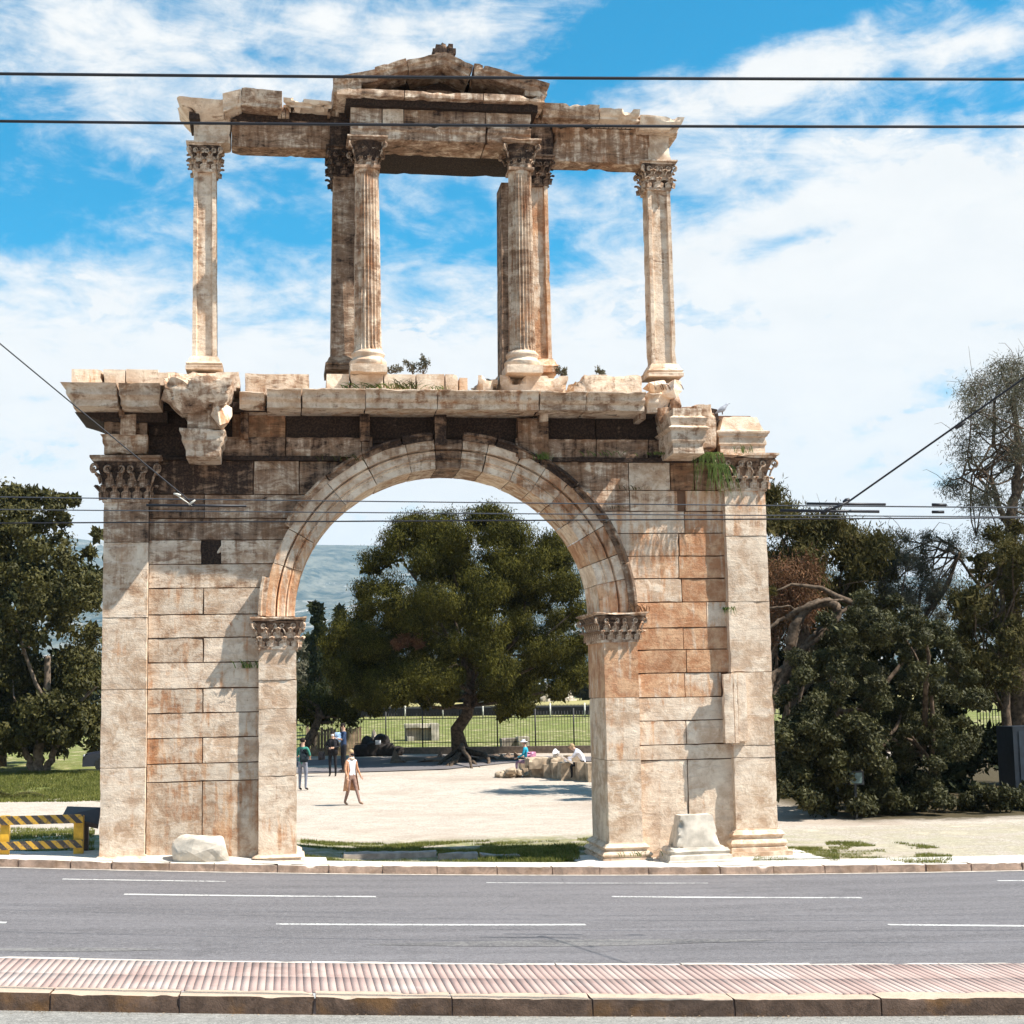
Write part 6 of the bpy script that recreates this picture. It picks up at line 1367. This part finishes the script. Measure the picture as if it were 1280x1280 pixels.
# ------------------------------------------------------------------ people
SKIN = plain('skin', (.48, .29, .20), .6, .3, .1); 
def cloth(n, c): return plain(n, c, .85, .15, .2, 14.)
def person(label, base, face, H, pose, mats, extra=None):
    """one continuous skinned body; pose gives joints in metres for a 1.75 m figure: x right of the figure, y forward, z up"""
    k = H/1.75; J = dict(pel=(0, 0, .93), wst=(0, 0, 1.08), chs=(0, .01, 1.30), nek=(0, 0, 1.46), hb=(0, .01, 1.55), hd=(0, .02, 1.64), ht=(0, .01, 1.71),
        ls=(-.17, 0, 1.41), rs=(.17, 0, 1.41), le=(-.23, .0, 1.13), re=(.23, 0, 1.13), lw=(-.24, .08, .90), rw=(.24, .08, .90),
        lh=(-.10, 0, .88), rh=(.10, 0, .88), lk=(-.11, .02, .48), rk=(.11, .02, .48), la=(-.11, -.02, .08), ra=(.11, -.02, .08), lt=(-.12, .16, .03), rt=(.12, .16, .03))
    J.update(pose)
    names = ['pel', 'wst', 'chs', 'nek', 'hb', 'hd', 'ht', 'ls', 'le', 'lw', 'rs', 're', 'rw', 'lh', 'lk', 'la', 'lt', 'rh', 'rk', 'ra', 'rt']
    R_ = dict(pel=(.15, .11), wst=(.13, .10), chs=(.16, .11), nek=(.055, .055), hb=(.065, .075), hd=(.078, .095), ht=(.05, .06), ls=(.06, .06), le=(.042, .042), lw=(.028, .024), rs=(.06, .06), re=(.042, .042), rw=(.028, .024),
        lh=(.09, .09), lk=(.06, .06), la=(.04, .04), lt=(.035, .03), rh=(.09, .09), rk=(.06, .06), ra=(.04, .04), rt=(.035, .03))
    V = [J[n] for n in names]; ix = {n: i for i, n in enumerate(names)}
    E_ = [('pel', 'wst'), ('wst', 'chs'), ('chs', 'nek'), ('nek', 'hb'), ('hb', 'hd'), ('hd', 'ht'), ('chs', 'ls'), ('ls', 'le'), ('le', 'lw'), ('chs', 'rs'), ('rs', 're'), ('re', 'rw'), ('pel', 'lh'), ('lh', 'lk'), ('lk', 'la'), ('la', 'lt'), ('pel', 'rh'), ('rh', 'rk'), ('rk', 'ra'), ('ra', 'rt')]
    Eg = [(ix[a], ix[b]) for a, b in E_]; rad = [R_[n] for n in names]; seg = [b for a, b in E_]
    for s, w_, e_ in ((-1, 'lw', 'le'), (1, 'rw', 're')):
        wv, ev = np.array(J[w_]), np.array(J[e_]); dr = wv-ev; dr /= np.linalg.norm(dr); sd2 = np.cross(dr, (0, 1, .3)); sd2 /= np.linalg.norm(sd2)
        V.append(tuple(wv+dr*.05)); pi_ = len(V)-1; rad.append((.032, .020)); Eg.append((ix[w_], pi_)); seg.append('hand')
        for f, (o_, L_) in enumerate(((-.028, .062), (-.010, .075), (.010, .070), (.027, .055))):
            a = wv+dr*.085+sd2*o_; b = a+dr*L_*.55+np.array((0, .006, 0)); c = b+dr*L_*.4+np.array((0, .016, 0)); n0 = len(V); V += [tuple(a), tuple(b), tuple(c)]; rad += [(.010, .010), (.009, .009), (.007, .007)]; Eg += [(pi_, n0), (n0, n0+1), (n0+1, n0+2)]; seg += ['hand']*3
        a = wv+dr*.04-sd2*.035*s*-1; b = a+dr*.04+sd2*.02*s; n0 = len(V); V += [tuple(a), tuple(b)]; rad += [(.011, .011), (.008, .008)]; Eg += [(pi_, n0), (n0, n0+1)]; seg += ['hand']*2
    V = np.array(V)*k; me = bpy.data.meshes.new('body'); me.from_pydata([tuple(v) for v in V], Eg, []); ob = bpy.data.objects.new('body', me); COL.objects.link(ob)
    ms = ob.modifiers.new('skin', 'SKIN'); ss = ob.modifiers.new('sub', 'SUBSURF'); ss.levels = 1; ss.render_levels = 1
    sv = me.skin_vertices[0].data
    for i, r in enumerate(rad): sv[i].radius = (r[0]*k, r[1]*k); sv[i].use_root = (i == 0)
    dg = bpy.context.evaluated_depsgraph_get(); nm = bpy.data.meshes.new_from_object(ob.evaluated_get(dg)); bpy.data.objects.remove(ob); nm.name = 'body'
    nm.materials.clear()
    order = ['top', 'bottom', 'skin', 'shoe', 'arm', 'hair']
    for o_ in order: nm.materials.append(mats.get(o_) or {'arm': mats['top'], 'skin': SKIN, 'hair': SKIN}.get(o_))
    zone = dict(wst='top', chs='top', nek='top', hb='skin', hd='skin', ht='skin', ls='top', le='arm', lw=mats.get('fore', 'arm'), rs='top', re='arm', rw=mats.get('fore', 'arm'), lh='bottom', lk='bottom', la=mats.get('calf', 'bottom'), lt='shoe', rh='bottom', rk='bottom', ra=mats.get('calf', 'bottom'), rt='shoe', hand='skin')
    A_ = np.array([V[a] for a, b in Eg]); B_ = np.array([V[b] for a, b in Eg]); zi = [order.index(zone[s]) for s in seg]; AB = B_-A_; L2 = (AB**2).sum(1)+1e-9
    for p in nm.polygons:
        c = np.array(p.center); t_ = np.clip(((c-A_)*AB).sum(1)/L2, 0, 1); d_ = np.linalg.norm(c-(A_+AB*t_[:, None]), axis=1); p.material_index = zi[int(np.argmin(d_))]; p.use_smooth = True
    root = empty('person', base, label, 'person'); root.rotation_euler[2] = face
    b_ = bpy.data.objects.new('body', nm); COL.objects.link(b_); b_.parent = root
    def kid(name, me_, mat): o = bpy.data.objects.new(name, me_); COL.objects.link(o); o.parent = root; me_.materials.append(mat); return o
    def lellp(name, c, r, mat, seg_=12):
        o = ell(name, (0, 0, 0), tuple(q_*k for q_ in r), mat, None, seg_); o.parent = root; o.location = tuple(q_*k for q_ in c); return o
    hd = np.array(J['hd'])
    if mats.get('hair'): lellp('hair', hd+(0, -.022, .028), (.088, .098, .092), mats['hair'])
    if mats.get('hat'):
        lellp('sun_hat', hd+(0, -.005, .05), (.092, .10, .075), mats['hat']); lellp('hat_brim', hd+(0, .0, .03), (.155, .165, .018), mats['hat'], 16)
    lellp('nose', hd+(0, .098, -.005), (.012, .02, .018), SKIN, 8)
    for s in (-1, 1): lellp('ear', hd+(s*.08, .0, -.005), (.012, .022, .03), SKIN, 8); lellp('eye', hd+(s*.03, .086, .018), (.012, .008, .008), IRON, 8)
    if mats.get('mask'): lellp('face_mask', hd+(0, .055, -.045), (.062, .055, .045), mats['mask'])
    else: lellp('mouth', hd+(0, .085, -.05), (.022, .008, .006), plain('lips', (.35, .12, .1), .6), 8)
    def garment(name, rings_, mat, open_=0):
        rr = []
        for (cx_, cy_, z_, rx_, ry_) in rings_:
            a = np.linspace(0, 2*np.pi, 28, endpoint=False)+np.pi/2; w2 = 1+.04*np.sin(a*7+z_*4)
            rr.append(np.stack([(cx_+rx_*w2*np.cos(a))*k, (cy_+ry_*w2*np.sin(a))*k, np.full(28, z_*k)+.01*np.sin(a*3)], 1))
        N = 28; V_ = np.concatenate(rr); Fc_ = []
        for i in range(len(rr)-1):
            for j in range(N):
                if open_ and (j < open_ or j >= N-open_): continue
                k2 = (j+1) % N; Fc_.append((i*N+j, i*N+k2, (i+1)*N+k2, (i+1)*N+j))
        me_ = mesh(name, V_, Fc_, True, None); o = kid(name, me_, mat); m_ = o.modifiers.new('thickness', 'SOLIDIFY'); m_.thickness = .012; return o
    if extra: extra(garment, lellp, k, J, kid)
    return root
CY_ = lambda px, py: G(px, py)
camface = lambda b: math.atan2(CAM[0]-b[0], -(CAM[1]-b[1]))  # rotation that turns +Y of the figure towards the camera
def face_to(b, turn=0.): d_ = np.array(CAM[:2])-np.array(b[:2]); return math.atan2(d_[1], d_[0])-math.pi/2+math.radians(turn)
blk, nav = cloth('black_cloth', (.018, .017, .019)), cloth('navy_cloth', (.03, .05, .10)); SHO = cloth('dark_shoe', (.03, .022, .018))
HBR, HBK, HBL = cloth('brown_hair', (.10, .055, .03)), cloth('black_hair', (.02, .015, .012)), cloth('fair_hair', (.38, .27, .15))
# walking visitor in open coat
b = G(439, 1007); coat = cloth('tan_coat', (.50, .27, .16))
def ex(gm, el2, k, J, kid):
    gm('coat', [(0, 0, .46, .29, .20), (0, 0, .70, .25, .18), (0, 0, .95, .205, .15), (0, 0, 1.15, .185, .14), (0, 0, 1.32, .20, .135), (0, 0, 1.42, .17, .11), (0, 0, 1.49, .085, .08)], coat, 4)
    gm('scarf', [(0, .01, 1.44, .11, .11), (0, .01, 1.49, .10, .10), (0, .01, 1.52, .08, .085)], cloth('cream_scarf', (.62, .50, .38)))
person('walking visitor in an open tan coat, pale top and black face mask', b, face_to(b, 38), 1.68,
       dict(lk=(-.09, .16, .50), la=(-.08, .34, .10), lt=(-.08, .50, .07), rk=(.10, -.02, .48), ra=(.10, -.20, .10), rt=(.10, -.06, .03), le=(-.29, -.06, 1.16), lw=(-.36, .02, .93), re=(.25, .02, 1.14), rw=(.25, .12, .92)),
       dict(top=cloth('white_pale_top', (.70, .70, .74)), bottom=cloth('brown_tights', (.24, .15, .12)), shoe=cloth('tan_shoe', (.28, .17, .11)), hair=HBL, mask=blk, arm=coat), ex)
# pair by the left pier
b = G(378.5, 988); BAG = cloth('dark_rucksack', (.015, .022, .028))
person('standing visitor in a green shirt and grey trousers beside the left pier', b, face_to(b, 155), 1.78,
       dict(le=(-.24, .08, 1.14), lw=(-.12, .26, 1.08), re=(.24, .06, 1.14), rw=(.14, .26, 1.06)), dict(top=cloth('green_shirt', (.05, .20, .15)), bottom=cloth('grey_jeans', (.20, .21, .25)), shoe=SHO, hair=HBK, fore='skin'))
def bagpack(b, off, label, sc, mat, nm='rucksack', cat='rucksack'):
    d_ = np.array(CAM[:2])-np.array(b[:2]); d_ /= np.linalg.norm(d_); s_ = np.array((-d_[1], d_[0])); c = np.array(b[:2])+d_*off[1]-s_*off[0]*-1
    root = empty(nm, (c[0], c[1], b[2]+off[2]), label, cat)
    gbox('bag_body', c[0]-sc[0], c[0]+sc[0], c[1]-sc[1], c[1]+sc[1], b[2]+off[2]-sc[2], b[2]+off[2]+sc[2], mat, root, res=.06, chip=.12, cw=.12, rough=.01)
    gbox('front_pocket', c[0]-sc[0]*.7, c[0]+sc[0]*.7, c[1]-sc[1]-.05, c[1]-sc[1]+.01, b[2]+off[2]-sc[2]*.8, b[2]+off[2]-.02, mat, root, res=.06, chip=.05, cw=.05, rough=.01)
    return root
bagpack(b, (.05, .22, 1.18), 'dark rucksack on the back of the green-shirted visitor', (.15, .09, .24), BAG)
b = (b[0]-.42, b[1]+.35, b[2]); person('partly hidden visitor in dark clothes behind the green-shirted one', b, face_to(b, 100), 1.70, {}, dict(top=blk, bottom=blk, shoe=SHO, hair=HBK, fore='skin'))
# two in dark clothes
b = G(416, 970.5)
person('visitor all in black with sunglasses and white face mask', b, face_to(b, -8), 1.70, dict(le=(-.27, .02, 1.15), lw=(-.08, .24, 1.12), re=(.27, .02, 1.15), rw=(.10, .24, 1.10)), dict(top=blk, bottom=blk, shoe=SHO, hair=HBK, mask=cloth('white_mask', (.78, .78, .78)), fore='arm'),
       lambda gm, e2, k, J, kid: (gm('jacket', [(0, 0, .84, .20, .15), (0, 0, 1.05, .19, .14), (0, 0, 1.3, .20, .135), (0, 0, 1.42, .15, .10)], blk, 1), e2('sunglasses', np.array(J['hd'])+(0, .085, .02), (.065, .02, .018), IRON)))
bagpack(b, (-.42, .05, .78), 'black shoulder bag hanging beside the visitor all in black', (.14, .06, .16), blk, 'shoulder_bag', 'bag')
b = G(430, 966); b = (b[0], b[1]+.3, b[2])
person('taller visitor in navy top turned to the right holding a phone', b, face_to(b, -70), 1.92, dict(le=(-.22, .12, 1.16), lw=(-.08, .34, 1.22), re=(.22, .12, 1.16), rw=(.06, .34, 1.24), hd=(0, .04, 1.63)), dict(top=nav, bottom=blk, shoe=SHO, hair=HBK, fore='skin'))
bagpack(b, (-.22, .12, 1.36), 'pale blue and black rucksack on the navy-clad visitor', (.14, .09, .2), cloth('pale_blue_bag', (.35, .50, .68)))
# seated on wall
seat = dict(pel=(0, 0, .52), wst=(0, .02, .68), chs=(0, .06, .90), nek=(0, .09, 1.05), hb=(0, .11, 1.13), hd=(0, .13, 1.22), ht=(0, .13, 1.29), ls=(-.17, .07, 1.0), rs=(.17, .07, 1.0), le=(-.2, .16, .76), re=(.2, .16, .76), lw=(-.08, .36, .66), rw=(.08, .36, .66), lh=(-.1, .02, .49), rh=(.1, .02, .49), lk=(-.12, .42, .48), rk=(.12, .42, .48), la=(-.12, .40, .08), ra=(.12, .44, .08), lt=(-.12, .56, .03), rt=(.12, .6, .03))
b = G(660, 968); b = (b[0], b[1]+.1, b[2]+.0)
person('seated visitor in turquoise jacket and white sun hat facing left on the wall', b, face_to(b, -95), 1.7, seat, dict(top=cloth('turquoise_jacket', (.03, .33, .45)), bottom=cloth('mauve_trousers', (.24, .15, .20)), shoe=SHO, hair=HBR, hat=cloth('white_hat', (.72, .72, .74))))
bagpack(b, (.16, .22, .66), 'pink and white bag beside the turquoise-clad seated visitor', (.17, .09, .19), cloth('pink_bag', (.72, .32, .45)), 'shoulder_bag', 'bag')
b = G(728, 976); b = (b[0]+.1, b[1]+.15, b[2]+.05)
s2_ = dict(seat); s2_.update(chs=(0, .18, .86), nek=(0, .30, .98), hb=(0, .36, 1.03), hd=(0, .43, 1.08), ht=(0, .47, 1.14), ls=(-.17, .2, .95), rs=(.17, .2, .95), le=(-.2, .36, .74), re=(.2, .36, .74), lw=(-.08, .52, .72), rw=(.08, .52, .72))
person('seated visitor in white shirt bent forward reading a map on the wall', b, face_to(b, -100), 1.85, s2_, dict(top=cloth('white_shirt', (.74, .74, .80)), bottom=blk, shoe=SHO, hair=HBL, fore='arm'))
c = np.array(b); mp = gbox('folded_map', c[0]-.95, c[0]-.45, c[1]-.25, c[1]-.22, c[2]+.55, c[2]+.62, cloth('paper_map', (.70, .58, .48)), None, res=.1, chip=.0, warp=lambda p, u: np.stack([p[:, 0], p[:, 1]+.25*u[:, 1], p[:, 2]+.3*(1-u[:, 0])], 1)); tag(mp, 'folded paper map held by the bent visitor in white', 'map')
q = G(709, 974); cl_ = gbox('draped_cloth', q[0]-.14, q[0]+.14, q[1]-.06, q[1]-.01, q[2]+.18, q[2]+.80, cloth('pale_blue_cloth', (.55, .62, .75)), None, res=.05, chip=.1, big=.06, cw=.1); tag(cl_, 'pale blue garment draped over the low wall', 'garment')
q = G(697, 973); wl = gbox('crumpled_bag', q[0]-.12, q[0]+.14, q[1]+.2, q[1]+.4, q[2]+.74, q[2]+.98, cloth('white_plastic', (.72, .70, .68)), None, res=.05, chip=.15, big=.08, cw=.1); tag(wl, 'crumpled white bag lying on top of the low wall', 'bag')
